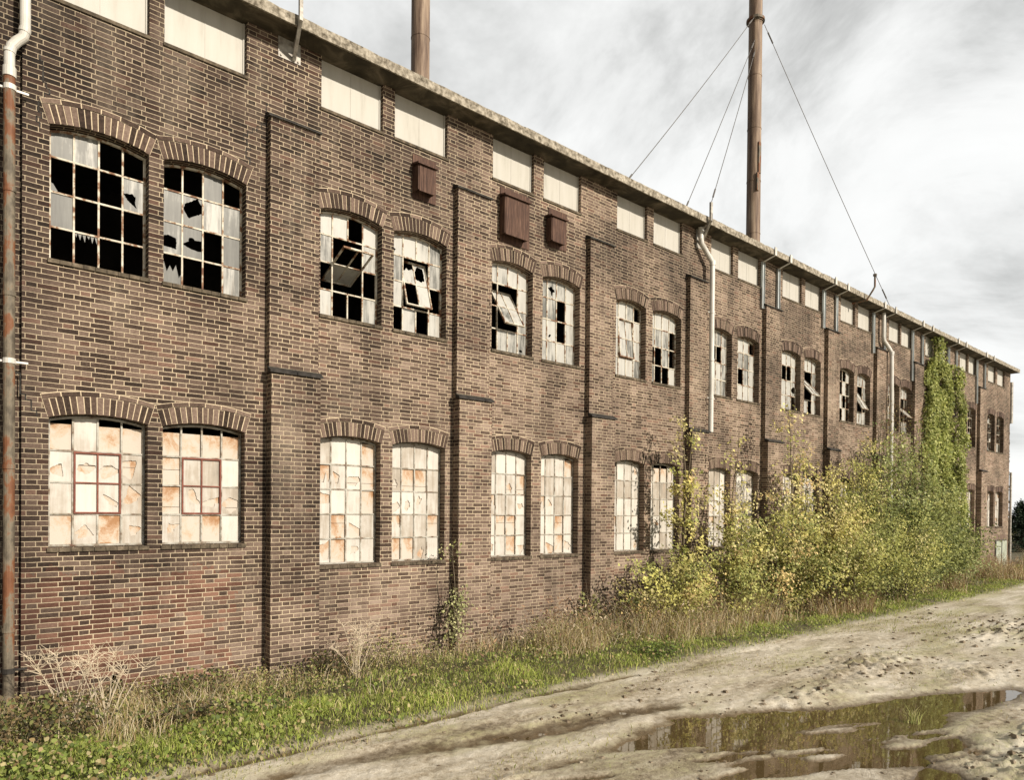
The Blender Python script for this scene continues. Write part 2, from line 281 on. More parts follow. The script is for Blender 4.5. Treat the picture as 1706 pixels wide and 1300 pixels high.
# ------------------------------------------------------------------ mesh helpers
class MB:
    def __init__(s): s.v = []; s.f = []; s.m = []; s.r = []
    def poly(s, pts, m=0, r=0.5):
        i = len(s.v); s.v += [tuple(p) for p in pts]; s.f.append(tuple(range(i, i+len(pts)))); s.m.append(m); s.r.append(r)
    def box(s, x0, x1, y0, y1, z0, z1, m=0, r=0.5):
        P = [(x0,y0,z0),(x1,y0,z0),(x1,y1,z0),(x0,y1,z0),(x0,y0,z1),(x1,y0,z1),(x1,y1,z1),(x0,y1,z1)]
        s.hexa(P, m, r)
    def hexa(s, P, m=0, r=0.5):
        i = len(s.v); s.v += [tuple(p) for p in P]
        for q in ((0,3,2,1),(4,5,6,7),(0,1,5,4),(1,2,6,5),(2,3,7,6),(3,0,4,7)):
            s.f.append(tuple(i+k for k in q)); s.m.append(m); s.r.append(r)
    def bar(s, p, q, wx, wd, side=(0, -1, 0), m=0, r=0.5):
        """square bar from p to q; wd measured along side, wx across"""
        p, q = Vector(p), Vector(q); d = (q-p).normalized(); sd = Vector(side); sd = (sd - d*sd.dot(d)).normalized(); cr = d.cross(sd)
        a, b = sd*wd/2, cr*wx/2
        s.hexa([p-a-b, p+a-b, p+a+b, p-a+b, q-a-b, q+a-b, q+a+b, q-a+b], m, r)
    def tube(s, pts, rad, n=10, m=0, cap=True, r=0.5):
        pts = [Vector(p) for p in pts]; rad = rad if isinstance(rad, (list, tuple)) else [rad]*len(pts)
        i0 = len(s.v); prev = None
        for k, p in enumerate(pts):
            d = (pts[min(k+1, len(pts)-1)] - pts[max(k-1, 0)]).normalized()
            if prev is None:
                a = Vector((1, 0, 0)) if abs(d.x) < 0.8 else Vector((0, 1, 0))
                prev = (a - d*a.dot(d)).normalized()
            else: prev = (prev - d*prev.dot(d)).normalized()
            e = d.cross(prev)
            for j in range(n):
                t = 2*math.pi*j/n; s.v.append(tuple(p + (prev*math.cos(t) + e*math.sin(t))*rad[k]))
        for k in range(len(pts)-1):
            for j in range(n):
                a = i0+k*n+j; b = i0+k*n+(j+1) % n
                s.f.append((a, b, b+n, a+n)); s.m.append(m); s.r.append(r)
        if cap:
            s.f.append(tuple(i0+j for j in reversed(range(n)))); s.m.append(m); s.r.append(r)
            e0 = i0+(len(pts)-1)*n; s.f.append(tuple(e0+j for j in range(n))); s.m.append(m); s.r.append(r)
    def build(s, name, mats, parent=None, smooth=False, uv=True, bevel=0.0):
        me = bpy.data.meshes.new(name); me.from_pydata(s.v, [], s.f)
        for m in (mats if isinstance(mats, (list, tuple)) else [mats]): me.materials.append(m)
        me.polygons.foreach_set('material_index', s.m)
        if smooth: me.polygons.foreach_set('use_smooth', [True]*len(s.f))
        at = me.attributes.new('rnd', 'FLOAT', 'FACE'); at.data.foreach_set('value', s.r)
        me.update()
        if uv and len(s.f):
            lay = me.uv_layers.new(name='UVMap'); nl = len(me.loops)
            co = np.empty(len(me.vertices)*3, np.float32); me.vertices.foreach_get('co', co); co = co.reshape(-1, 3)
            li = np.empty(nl, np.int32); me.loops.foreach_get('vertex_index', li)
            no = np.empty(len(s.f)*3, np.float32); me.polygons.foreach_get('normal', no); no = np.abs(no.reshape(-1, 3))
            tot = np.empty(len(s.f), np.int32); me.polygons.foreach_get('loop_total', tot)
            ax_ = np.repeat(no.argmax(1), tot); p = co[li]
            U = np.where(ax_ == 0, p[:, 1]+0.06, p[:, 0]); V = np.where(ax_ == 2, p[:, 1], p[:, 2])
            lay.data.foreach_set('uv', np.stack([U, V], 1).astype(np.float32).ravel())
        o = bpy.data.objects.new(name, me); C.objects.link(o)
        if parent is not None: o.parent = parent; o.matrix_parent_inverse = parent.matrix_world.inverted() if parent.type != 'EMPTY' else Matrix.Translation(-parent.location)
        if bevel:
            bv = o.modifiers.new('bevel', 'BEVEL'); bv.width = bevel; bv.segments = 2
        return o
def thing(name, label, cat, loc=(0, 0, 0), group=None):
    o = bpy.data.objects.new(name, None); C.objects.link(o); o.location = loc; o.empty_display_size = 0.2
    return tag(o, label, cat, group)
def tag(o, label=None, cat=None, group=None, kind=None):
    for k, v in (('label', label), ('category', cat), ('group', group), ('kind', kind)):
        if v: o[k] = v
    return o

# ------------------------------------------------------------------ the factory
SOFFIT, ROOFTOP, EAVE, BASE, END = 9.40, 9.56, 0.38, -0.45, 40.5
PAIRS = [(1.22,2.31,2.49,3.57),(4.70,5.77,5.99,7.05),(8.07,9.09,9.35,10.40),(11.53,12.55,12.79,13.87),(15.08,16.06,16.31,17.40),
         (18.60,19.70,19.92,20.94),(22.23,23.25,23.49,24.50),(25.98,26.96,27.08,28.08),(29.40,30.42,30.66,31.70),(33.30,34.27,34.40,35.42),(37.06,38.15,38.42,39.53)]
OPEN = [(a, b) for p in PAIRS for a, b in (p[:2], p[2:])]
PIL = [(3.87,4.62),(7.20,7.93),(10.58,11.30),(14.06,14.76),(17.54,18.36),(21.17,21.90),(24.74,25.60),(28.10,28.96),(31.88,32.70),(35.60,36.40)]
LOWZ = lambda k: (1.97 if k in (0, 1, 20, 21) else 1.60)
L_SPR, L_RISE, U_SILL, U_SPR, U_RISE = 3.555, 0.075, 5.47, 7.085, 0.085
def arc(x, x0, x1, spr, rise):
    a = (x1-x0)/2; Rr = (a*a+rise*rise)/(2*rise); return spr+rise-Rr+math.sqrt(max(0, Rr*Rr-(x-(x0+x1)/2)**2))
factory = thing('factory_building', 'long derelict three storey brown brick factory with broken steel windows', 'factory', (0, 0, 0))

wall = MB()
def wall_strip(xa, xb, holes, y=0.0, top=SOFFIT):
    """one vertical strip; holes = list of (z0a, z0b, z1a, z1b)"""
    za, zb = BASE, BASE
    for h in sorted(holes): 
        wall.poly([(xa,y,za),(xb,y,zb),(xb,y,h[1]),(xa,y,h[0])]); za, zb = h[2], h[3]
    if za < top-1e-4: wall.poly([(xa,y,za),(xb,y,zb),(xb,y,top),(xa,y,top)])
HOLE = [(1.80,1.87,-0.2,0.13),(1.87,1.90,-0.2,0.20),(1.90,1.97,-0.2,0.33),(1.97,2.03,-0.2,0.25),(2.03,2.08,-0.2,0.07),(2.08,2.17,-0.2,0.0),(2.17,2.25,-0.2,-0.06)]
wall_strip(-9.0, 0.95, [], 0.08)
wall.poly([(0.95,0.08,BASE),(0.95,0,BASE),(0.95,0,SOFFIT),(0.95,0.08,SOFFIT)])
RV = 0.25
cur = 0.95
for k, (a, b) in enumerate(OPEN):
    wall_strip(cur, a, [])
    xs = sorted(set([a, b] + [a+(b-a)*i/10 for i in range(11)] + ([h for q in HOLE for h in q[:2]] if k == 0 else [])))
    lz = LOWZ(k)
    for xa, xb in zip(xs[:-1], xs[1:]):
        if xb-xa < 1e-5: continue
        holes = [(lz, lz, arc(xa,a,b,L_SPR,L_RISE), arc(xb,a,b,L_SPR,L_RISE)), (U_SILL,U_SILL,arc(xa,a,b,U_SPR,U_RISE),arc(xb,a,b,U_SPR,U_RISE)), (8.62,8.62,SOFFIT,SOFFIT)]
        if k == 0:
            for q in HOLE:
                if q[0]-1e-6 <= xa and xb <= q[1]+1e-6: holes.append((q[2],q[2],q[3],q[3]))
        wall_strip(xa, xb, holes)
        for i in (0, 1):
            h = holes[i]; wall.poly([(xa,0,h[2]),(xb,0,h[3]),(xb,RV,h[3]),(xa,RV,h[2])]); wall.poly([(xa,0,h[0]),(xa,RV,h[0]),(xb,RV,h[1]),(xb,0,h[1])])
        wall.poly([(xa,0,8.62),(xa,RV,8.62),(xb,RV,8.62),(xb,0,8.62)])
    for x, sgn in ((a, 1), (b, -1)):
        for z0, z1 in ((lz, L_SPR), (U_SILL, U_SPR), (8.62, SOFFIT)):
            wall.poly([(x,0,z0),(x,0,z1),(x,RV,z1),(x,RV,z0)][::sgn])
    cur = b
wall_strip(cur, END, [])
for i, q in enumerate(HOLE):                       # sides of the broken hole at the foot of the wall
    wall.poly([(q[0],0,q[3]),(q[1],0,q[3]),(q[1],RV,q[3]),(q[0],RV,q[3])])
    pz = HOLE[i-1][3] if i else q[2]
    lo, hi = sorted((pz, q[3])); wall.poly([(q[0],0,lo),(q[0],0,hi),(q[0],RV,hi),(q[0],RV,lo)])
lo, hi = HOLE[-1][2], HOLE[-1][3]; wall.poly([(HOLE[-1][1],0,lo),(HOLE[-1][1],0,hi),(HOLE[-1][1],RV,hi),(HOLE[-1][1],RV,lo)])
# the end wall (with a torn edge of brick stubs) and the back
wall.poly([(END,0,BASE),(END,12,BASE),(END,12,SOFFIT),(END,0,SOFFIT)])
wall.poly([(-9,0.08,BASE),(-9,0.08,SOFFIT),(-9,12,SOFFIT),(-9,12,BASE)]); wall.poly([(-9,12,BASE),(-9,12,SOFFIT),(END,12,SOFFIT),(END,12,BASE)])
for i in range(46):
    z = 0.0+0.062*2*random.randint(0, 60); wall.box(END, END+random.uniform(0.02, 0.13), 0.002, 0.10, z, z+random.choice([0.055, 0.117]))
wall.build('wall', MT['brick'], factory)

def crack(x, z, n, drift, parent):
    m = MB(); y = -0.0015
    for i in range(n):
        w_ = random.uniform(.008, .020); m.poly([(x-w_/2,y,z),(x+w_/2,y,z),(x+w_/2*random.uniform(.5,1.2),y,z+.064),(x-w_/2,y,z+.064)]); z += .062
        if random.random() < .55:
            d_ = random.choice([-.055, .055, .11*drift, .11*drift]); m.poly([(min(x, x+d_)-.004,y,z-.008),(max(x, x+d_)+.004,y,z-.008),(max(x, x+d_)+.004,y,z+.006),(min(x, x+d_)-.004,y,z+.006)]); x += d_
    m.build('crack', MT['slate'], parent)
crack(3.62, 7.35, 16, .6, factory); crack(1.10, 3.55, 12, -.5, factory); crack(1.12, 7.0, 14, -.3, factory); crack(4.55, 7.2, 9, .2, factory)
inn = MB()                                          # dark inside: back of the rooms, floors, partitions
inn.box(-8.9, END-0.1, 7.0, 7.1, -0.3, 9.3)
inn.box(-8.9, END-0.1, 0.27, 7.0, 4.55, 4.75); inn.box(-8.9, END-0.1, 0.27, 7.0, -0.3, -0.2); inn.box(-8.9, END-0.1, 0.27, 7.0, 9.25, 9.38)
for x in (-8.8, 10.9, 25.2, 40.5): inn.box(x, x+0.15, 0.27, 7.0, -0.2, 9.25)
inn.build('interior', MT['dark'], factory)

roof = MB()
roof.box(-9.2, END+0.02, 0.30, 12.2, SOFFIT+0.01, ROOFTOP-0.02, 0)
ro = roof.build('roof', MT['roof'], factory)
ev = MB()
x = -9.2; eaves = []
while x < END+0.02:                                  # cast concrete eave in long lengths, edges a little chipped
    x2 = min(END+0.02, x+random.uniform(2.6, 3.6)); n = max(2, int((x2-x)/0.12)); dz = random.uniform(-0.004, 0.004)
    for i in range(n):
        a, b = x+(x2-x)*i/n, x+(x2-x)*(i+1)/n
        if not eaves: eaves.append((random.uniform(-.008,.006), random.uniform(-.008,.006)))
        eaves.append((random.choice([0,0,0,0,0,1])*random.uniform(-.018, 0)+random.uniform(-.003,.003), random.uniform(-.005,.005)))
        (t0, y0), (t1, y1) = eaves[-2], eaves[-1]
        ev.hexa([(a,-EAVE+y0,SOFFIT),(b,-EAVE+y1,SOFFIT),(b,0.29,SOFFIT),(a,0.29,SOFFIT),(a,-EAVE+y0,ROOFTOP+t0),(b,-EAVE+y1,ROOFTOP+t1),(b,0.29,ROOFTOP),(a,0.29,ROOFTOP)])
    x = x2
ev.build('concrete_eave', MT['concrete'], ro)
m = MB(); m.box(-9.1, END, -EAVE+.03, 0.28, SOFFIT-.004, SOFFIT-.002); m.build('soffit_shade', MT['soffit_shade'], ro)  # thin sheet below the eave, its colour carrying painted shade

def arch(a, b, spr, rise, hgt, parent):
    m = MB(); hw = (b-a)/2; xc = (a+b)/2; Rr = (hw*hw+rise*rise)/(2*rise); zc = spr+rise-Rr; ph = math.asin(hw/Rr)+0.012/Rr
    P = lambda t, rad, y: (xc+rad*math.sin(t), y, zc+rad*math.cos(t))
    n = 17
    for lay, (r0, r1, cnt) in enumerate(((Rr, Rr+hgt, n), (Rr+hgt+0.010, Rr+hgt+0.062, 6))):
        m_ = 2*ph/cnt; gap = 0.0062/Rr
        for i in range(cnt):
            t0, t1 = -ph+i*m_+gap*random.uniform(.7, 1.3), -ph+(i+1)*m_-gap*random.uniform(.7, 1.3)
            j = random.uniform(-.004, .004); y = -0.007+random.uniform(-.003, .002)
            m.hexa([P(t0,r0+j,y),P(t1,r0+j,y),P(t1,r0+j,0.05),P(t0,r0+j,0.05),P(t0,r1+j,y),P(t1,r1+j,y),P(t1,r1+j,0.05),P(t0,r1+j,0.05)], 0, random.random())
        for i in range(12):
            t0, t1 = -ph+2*ph*i/12, -ph+2*ph*(i+1)/12; e0 = r0+0.004 if lay == 0 else r0-0.008
            m.poly([P(t0,e0,-0.002),P(t1,e0,-0.002),P(t1,r1+0.008,-0.002),P(t0,r1+0.008,-0.002)], 1)
    return m.build('brick_arch', [MT['arch'], MT['mortar']], parent)

# ---- windows
GY = 0.165
def jag_pane(m, q, cx, cz, rad, y, mi, r, jag=0.35, n=36):
    """pane quad q=(x0,x1,z0,z1l,z1r) with a jagged hole; shards vanish where the hole passes the edge"""
    x0, x1, z0, zl, zr = q
    K = random.randint(5, 8); an = sorted(random.uniform(0, 6.283) for _ in range(K)); rr = [rad*random.uniform(1-jag*1.3, 1+jag*1.6) for _ in range(K)]
    cor = [(r_*math.cos(t), r_*math.sin(t)) for t, r_ in zip(an, rr)]; pts = []
    for i in range(n):
        t = 2*math.pi*i/n; dx, dz = math.cos(t), math.sin(t); best = 9
        if dx > 1e-6: best = min(best, (x1-cx)/dx)
        if dx < -1e-6: best = min(best, (x0-cx)/dx)
        if dz < -1e-6: best = min(best, (z0-cz)/dz)
        if dz > 1e-6:
            sl = (zr-zl)/(x1-x0); den = dz-sl*dx
            if den > 1e-6: best = min(best, (zl+sl*(cx-x0)-cz)/den)
        hr = rad*.3
        for k_ in range(K):
            (ax_, az_), (bx_, bz_) = cor[k_], cor[(k_+1) % K]; ex, ez = bx_-ax_, bz_-az_; den = dx*ez-dz*ex
            if abs(den) < 1e-9: continue
            tt = (ax_*ez-az_*ex)/den; uu = (ax_*dz-az_*dx)/den
            if tt > 0 and -1e-6 <= uu <= 1+1e-6: hr = max(hr, tt)
        pts.append(((cx+dx*best, cz+dz*best), min(best, max(0.01, hr*random.uniform(.94, 1.06)))/best))
    for i in range(n):
        (o0, f0), (o1, f1) = pts[i], pts[(i+1) % n]
        if f0 > 0.995 and f1 > 0.995: continue
        i0 = (cx+(o0[0]-cx)*f0, cz+(o0[1]-cz)*f0); i1 = (cx+(o1[0]-cx)*f1, cz+(o1[1]-cz)*f1)
        m.poly([(o0[0],y,o0[1]),(o1[0],y,o1[1]),(i1[0],y,i1[1]),(i0[0],y,i0[1])], mi, r)
PANE_TONE = [0.0, 1.0]
def pane(m, q, ch, mi=0, y=GY):
    x0, x1, z0, zl, zr = q; w, h = x1-x0, (zl+zr)/2-z0; cx, cz = (x0+x1)/2, z0+h/2; r = random.uniform(*PANE_TONE)
    if ch == 'w': m.poly([(x0,y,z0),(x1,y,z0),(x1,y,zr),(x0,y,zl)], mi, r)
    elif ch == 'd': m.poly([(x0,y,z0),(x1,y,z0),(x1,y,zr),(x0,y,zl)], mi, -0.3)
    elif ch == 'b': jag_pane(m, q, cx+random.uniform(-.12,.12)*w, cz+random.uniform(-.2,.1)*h, random.uniform(.30,.55)*w, y, mi, r)
    elif ch == 'k': jag_pane(m, q, x0+0.35*w, z0+0.24*h, 0.14*w, y, mi, r)
    elif ch == 's': jag_pane(m, q, cx+random.uniform(-.08,.08)*w, cz+random.uniform(0,.15)*h, random.uniform(.50,.62)*w, y, mi, r, 0.25)
    elif ch == 'l': m.poly([(x0,y,z0),(x0+.42*w,y,z0),(x0+.2*w,y,z0+.24*h),(x0,y,z0+.3*h)], mi, r)
    elif ch == 't':
        for i in range(6):
            a = x0+w*i/6; m.poly([(a,y,zl),(a+w/6*random.uniform(.5,.8),y,zl-h*random.uniform(.10,.28)),(a+w/6,y,zr)], mi, r)
    elif ch == 'h':                                   # jagged lower half only
        k = 7; tops = [z0+h*random.uniform(.25,.75) for _ in range(k+1)]
        for i in range(k): m.poly([(x0+w*i/k,y,z0),(x0+w*(i+1)/k,y,z0),(x0+w*(i+1)/k,y,tops[i+1]),(x0+w*i/k,y,tops[i])], mi, r)
def window(k, lower, rows, sash_ang, parent, sash_cells='wwww'):
    a, b = OPEN[k]; z0 = LOWZ(k) if lower else U_SILL; spr, rise = (L_SPR, L_RISE) if lower else (U_SPR, U_RISE)
    nr = len(rows); F = 0.028; x0, x1 = a+0.004, b-0.004
    top = lambda x: arc(min(max(x, a), b), a, b, spr, rise)-0.012
    rh = 0.428 if not lower else (0.395 if nr == 4 else 0.392)
    zb = [z0+0.012+rh*i for i in range(nr)]           # bottoms of rows, counted from the sill
    cx = [x0+(x1-x0)*c/4 for c in range(5)]
    fr = MB(); pm = MT['paintw'] if lower else MT['paint']
    D0, D1 = GY-0.018, GY+0.018
    fr.box(x0, x0+F, D0, D1, z0+0.004, top(x0+F)); fr.box(x1-F, x1, D0, D1, z0+0.004, top(x1-F)); fr.box(x0+F, x1-F, D0, D1, z0+0.004, z0+0.03)
    ns = 8
    for i in range(ns):
        p, q = x0+F+(x1-x0-2*F)*i/ns, x0+F+(x1-x0-2*F)*(i+1)/ns
        fr.hexa([(p,D0,top(p)-F),(q,D0,top(q)-F),(q,D1,top(q)-F),(p,D1,top(p)-F),(p,D0,top(p)),(q,D0,top(q)),(q,D1,top(q)),(p,D1,top(p))])
    opn = sash_ang is not None; sr0 = 1 if nr == 4 else 2       # sash covers the two rows above row sr0-1 (from sill)
    S0, S1 = zb[sr0], zb[sr0+2]
    mw = 0.011
    for c in (1, 2, 3):
        if opn and c == 2:
            fr.box(cx[c]-mw, cx[c]+mw, D0+.004, D1-.004, z0+0.03, S0); fr.box(cx[c]-mw, cx[c]+mw, D0+.004, D1-.004, S1, top(cx[c])-F)
        else: fr.box(cx[c]-mw, cx[c]+mw, D0+.004, D1-.004, z0+0.03, top(cx[c])-F)
    for i in range(1, nr):
        z = zb[i]
        for c in range(4):
            if opn and c in (1, 2) and S0 < z-1e-4 < S1-1e-4: continue
            fr.box(cx[c]+(mw if c else F), cx[c+1]-(mw if c < 3 else F), D0+.006, D1-.006, z-mw, z+mw)
    win = fr.build('window', pm, parent)
    PANE_TONE[:] = (-0.75, 0.05) if (k < 2 and not lower) else (-.15, 1.0)
    gl = MB()
    for ri, row in enumerate(rows):                   # rows listed from the top
        i = nr-1-ri
        for c, ch in enumerate(row):
            if ch in '.S': continue
            l, r_ = cx[c], cx[c+1]; bz = zb[i]
            if i == nr-1: q = (l, r_, bz, top(l+F*(c == 0))-F/2, top(r_-F*(c == 3))-F/2)
            else: q = (l, r_, bz, zb[i+1], zb[i+1])
            pane(gl, q, ch, 0)
    if gl.f: gl.build('glass', MT['film'] if lower else MT['glass'], win)
    # operable sash: a centre-hung steel light
    sm = MB(); half = (S1-S0)/2; sx0, sx1 = cx[1]+0.006, cx[3]-0.006; xm = cx[2]; fm = 0.022
    def bx(xa, xb, w0, w1, t0, t1, m_=0, r=0.5): sm.box(xa, xb, t0, t1, w0, w1, m_, r)
    t0, t1 = -0.024, 0.008
    bx(sx0, sx0+fm, -half+.005, half-.005, t0, t1); bx(sx1-fm, sx1, -half+.005, half-.005, t0, t1)
    bx(sx0+fm, sx1-fm, -half+.005, -half+.005+fm, t0, t1); bx(sx0+fm, sx1-fm, half-.005-fm, half-.005, t0, t1)
    bx(xm-.009, xm+.009, -half+.005+fm, half-.005-fm, t0+.006, t1-.006)
    bx(sx0+fm, xm-.009, -.009, .009, t0+.008, t1-.008); bx(xm+.009, sx1-fm, -.009, .009, t0+.008, t1-.008)
    if opn:
        for ch, (xa, xb, wa, wb) in zip(sash_cells, ((sx0+.01,xm,0,half-.01),(xm,sx1-.01,0,half-.01),(sx0+.01,xm,-half+.01,0),(xm,sx1-.01,-half+.01,0))):
            if ch != '.': pane(sm, (xa, xb, wa, wb, wb), ch, 1, -0.006)
        ang = R(sash_ang)
        if abs(sash_ang) > 1:
            cs, sn = math.cos(ang), math.sin(ang)
            sm.v = [(x, GY+y*cs+z*sn, (S0+S1)/2+z*cs-y*sn) for x, y, z in sm.v]
        else: sm.v = [(x, GY+y, z+(S0+S1)/2) for x, y, z in sm.v]
        sm.build('sash', [MT['paint'] if not lower else MT['rustred'], MT['film'] if lower else MT['glass']], win)
    elif lower and k in (0, 1):
        sm.v = [(x, GY-0.004+y, z+(S0+S1)/2) for x, y, z in sm.v]; sm.build('sash', MT['rustred'], win)
    if lower:
        bk = MB(); z = z0+0.005
        ztop = spr-random.uniform(0.0, 0.07)
        nb = 3
        for i in range(nb):
            zt = z0+(ztop-z0)*(i+1)/nb-0.004; bk.box(x0, x1, GY+0.0115+0.002*i, GY+0.030+0.002*i, z, zt); z = zt+0.006
        bk.build('backing_board', MT['backing'], win)
    sl = MB(); n = 9
    for i in range(n):
        p, q = a-0.02+(b-a+0.04)*i/n, a-0.02+(b-a+0.04)*(i+1)/n
        j = random.uniform(-.004, .004); sl.hexa([(p+.003,-0.028+j,z0-0.055),(q-.003,-0.028+j,z0-0.055),(q-.003,0.18,z0-0.04),(p+.003,0.18,z0-0.04),(p+.003,-0.028+j,z0-0.006),(q-.003,-0.028+j,z0-0.006),(q-.003,0.18,z0+0.006),(p+.003,0.18,z0+0.006)], 0, random.random())
    sl.build('sill', MT['sill'], win)
    arch(a, b, spr, rise, 0.225 if not lower else 0.215, win)
    return win
UP = {0: (['ww..','l..b','w...','.t..'], None), 1: (['..w.','wsww','bs.w','h..w'], None), 2: (['ww.w','wSSw','.SS.','w..w'], 112, '..ww'.replace('ww','..')),
      3: (['kwww','wSSw','wSS.','.w.w'], 17, 'hs.w'), 4: (['wwww','.SSw','.SSw','.wwk'], 32), 5: (['wbww','ww.w','wk.w','wwww'], None),
      6: (['www.','wSSw','wSSw','wwww'], 6), 7: (['wwww','www.','..w.','w..w'], None), 8: (['wwww','w..w','wwww','wwww'], None), 9: (['www.','wwww','w.ww','wwww'], None),
      10: (['.www','w..w','wwwb','.ww.'], None), 11: (['wwww','.SSw','.SSw','ww.w'], 40), 12: (['w..w','w.w.','ww..','w.w.'], None), 13: (['wwww','.SSw','.SS.','wwww'], 30),
      14: (['ww.w','w.ww','ww.w','w..w'], None), 15: (['wwww','.SS.','.SS.','w.ww'], 45)}
LO = {0: ['.w..','bbbb','wwbb','.b.b'], 1: ['....','.wdw','.bbb','b..w'], 2: ['www.','hbb.','bww.','w.bw','b.bw'], 3: ['wwww','b..w','bbbw','hww.','..bw'],
      4: ['wwww','wwb.','hwwb','w..w','bw.b'], 5: ['www.','wwww','hbdw','ww.w','wb.b'], 6: ['.wwb','wddw','wwww','hwww','wwwb'], 7: ['w..b','wwdw','wwww','wbww','wwww']}
rs = random.Random(11)
for k in range(len(OPEN)):
    if k in UP: spec = UP[k]
    elif k in (16, 17): spec = ([''.join(rs.choice('ww.b') for _ in range(4)) for _ in range(4)], None)
    else: spec = ([''.join(rs.choice('.....hbw') for _ in range(4)) for _ in range(4)], None)
    cells = 'wwww'
    if k == 2: cells = 'ww..'
    elif len(spec) > 2: cells = spec[2]
    window(k, False, spec[0], spec[1], factory, cells)
    nr = 4 if LOWZ(k) > 1.9 else 5
    rows = LO.get(k) or [''.join(rs.choice('wwwwb.hd') for _ in range(4)) for _ in range(nr)]
    window(k, True, rows, None, factory)
# ---- white boards under the eave
for k, (a, b) in enumerate(OPEN):
    m = MB(); m.box(a+.003, b-.003, 0.085, 0.10, 8.63, SOFFIT-0.008)
    for t_ in (0.5,): m.box(a+(b-a)*t_-.006, a+(b-a)*t_+.006, 0.081, 0.0848, 8.66, SOFFIT-.01)
    o = m.build('window_board', MT['board'], factory)
    f = MB()
    f.box(a+.003, a+.025, 0.070, 0.084, 8.63, SOFFIT-.008); f.box(b-.03, b-.003, 0.070, 0.084, 8.63, SOFFIT-.008); f.box(a+.026, b-.031, 0.070, 0.084, 8.63, 8.655)
    f.build('batten', MT['board'], o)
    s = MB(); s.box(a-.015, b+.015, -0.022, 0.10, 8.575, 8.618); s.build('sill', MT['sill'], o)
# ---- pilasters, stepped, with dark tile caps
for a, b in PIL:
    m = MB(); m.box(a, b, -0.21, -0.001, BASE, 4.44); m.box(a-.0, b-.0, -0.12, -0.001, 4.44, 8.13)
    o = m.build('pilaster', MT['brick_pil'], factory)
    for z, p, q in ((4.44, 0.21, 0.12), (8.13, 0.12, 0.0)):
        c = MB(); nn = 4
        for i in range(nn):
            xa, xb = a-.03+(b-a+.06)*i/nn, a-.03+(b-a+.06)*(i+1)/nn-.004; j = random.uniform(-.006, .006)
            c.hexa([(xa,-p-.035+j,z-.012),(xb,-p-.035+j,z-.012),(xb,-q-.003,z+.004),(xa,-q-.003,z+.004),(xa,-p-.035+j,z+.022),(xb,-p-.035+j,z+.022),(xb,-q-.003,z+.085),(xa,-q-.003,z+.085)])
        c.build('cap', MT['slate'], o)
# ---- galvanised channels beside the far pilasters
STR = [(17.46,8.05,0),(18.28,8.2,0),(21.0,8.15,0),(21.84,8.2,0),(24.6,7.95,0),(25.5,8.2,0),(28.02,7.45,0),(28.98,8.2,0),(31.80,8.0,0),(32.72,8.1,0),(35.36,7.4,0),(36.42,8.1,0)]
for x, zb_, _ in STR:
    m = MB(); w_ = 0.13
    m.box(x-w_/2, x+w_/2, -0.030, -0.022, zb_, 9.30); m.box(x-w_/2, x-w_/2+.012, -0.075, -0.030, zb_, 9.30); m.box(x+w_/2-.012, x+w_/2, -0.075, -0.030, zb_, 9.30)
    m.box(x-w_/2+.03, x+w_/2-.03, -0.055, -0.030, zb_, 9.28)
    o = m.build('steel_channel', MT['galv'], factory)
    h = MB(); h.bar((x,-0.05,9.30),(x,-EAVE-.01,SOFFIT-.012), 0.06, 0.012, (0, 0, 1)); h.box(x-.05, x+.05, -EAVE-.045, -EAVE-.016, SOFFIT-.02, ROOFTOP+.035)
    h.build('hook_strap', MT['pvc'], o)
# ---- green double door at the far end
d = MB(); d.box(38.40, 40.12, -0.03, -0.003, -0.42, 1.34)
do = d.build('door', MT['dark'], factory)
for xa, xb in ((38.46, 39.18), (39.36, 40.06)):
    for z0_, z1_ in ((0.12, 1.28), (-0.42, 0.02)):
        m = MB(); m.box(xa, xb, -0.06, -0.032, z0_, z1_)
        for i in range(1, 5): m.box(xa+(xb-xa)*i/5-.006, xa+(xb-xa)*i/5+.006, -0.068, -0.061, z0_+.01, z1_-.01)
        m.build('door_leaf', MT['door'], do)
m = MB(); m.bar((38.42,-.09,.07),(40.1,-.09,.06), .05, .03); m.build('bar', MT['steel'], do)
m = MB()
for i in range(8): m.box(38.36+i*.22, 38.36+i*.22+.2, -.012, -.002, 1.36+random.uniform(0,.01), 1.58, 0, .75+random.random()*.25)
m.build('lintel', MT['arch'], factory)

# ------------------------------------------------------------------ fixtures on the wall
def clips(par, x, y, zs, mat_, rad):
    for z in zs:
        m = MB(); n = 14
        m.tube([(x,y,z-.03),(x,y,z+.03)], rad, n); m.box(x+rad*.8, x+rad+.12, y+.02, y+.045, z-.012, z+.012); m.box(x-rad-.05, x-rad*.8, y+.02, y+.045, z-.012, z+.012)
        m.build('clip', mat_, par)
p = thing('drainpipe', 'rusty cast iron drainpipe with a white swan neck at the left edge of the wall', 'drainpipe', (0.82, -0.12, -0.2))
m = MB(); m.tube([(0.82,-.12,-.2),(0.82,-.12,3.0),(0.815,-.12,7.45)], .058, 16); 
for z in (1.0, 2.9, 4.9, 6.1): m.tube([(0.82,-.12,z),(0.82,-.12,z+.05)], .066, 16)
m.build('lower_pipe', MT['rust'], p, smooth=False)
m = MB(); m.tube([(0.815,-.12,7.40),(0.815,-.12,7.68),(0.835,-.12,7.78),(0.885,-.12,7.86),(0.945,-.12,7.93),(0.965,-.12,8.02),(0.965,-.12,8.6),(0.965,-.12,9.38)], .055, 16)
m.tube([(0.815,-.12,7.42),(0.815,-.12,7.53)], .068, 16); m.tube([(0.815,-.12,7.70),(0.817,-.12,7.735)], .062, 16); m.tube([(0.955,-.12,7.99),(0.965,-.12,8.04)], .061, 16)
m.build('upper_pipe', MT['pvc'], p)
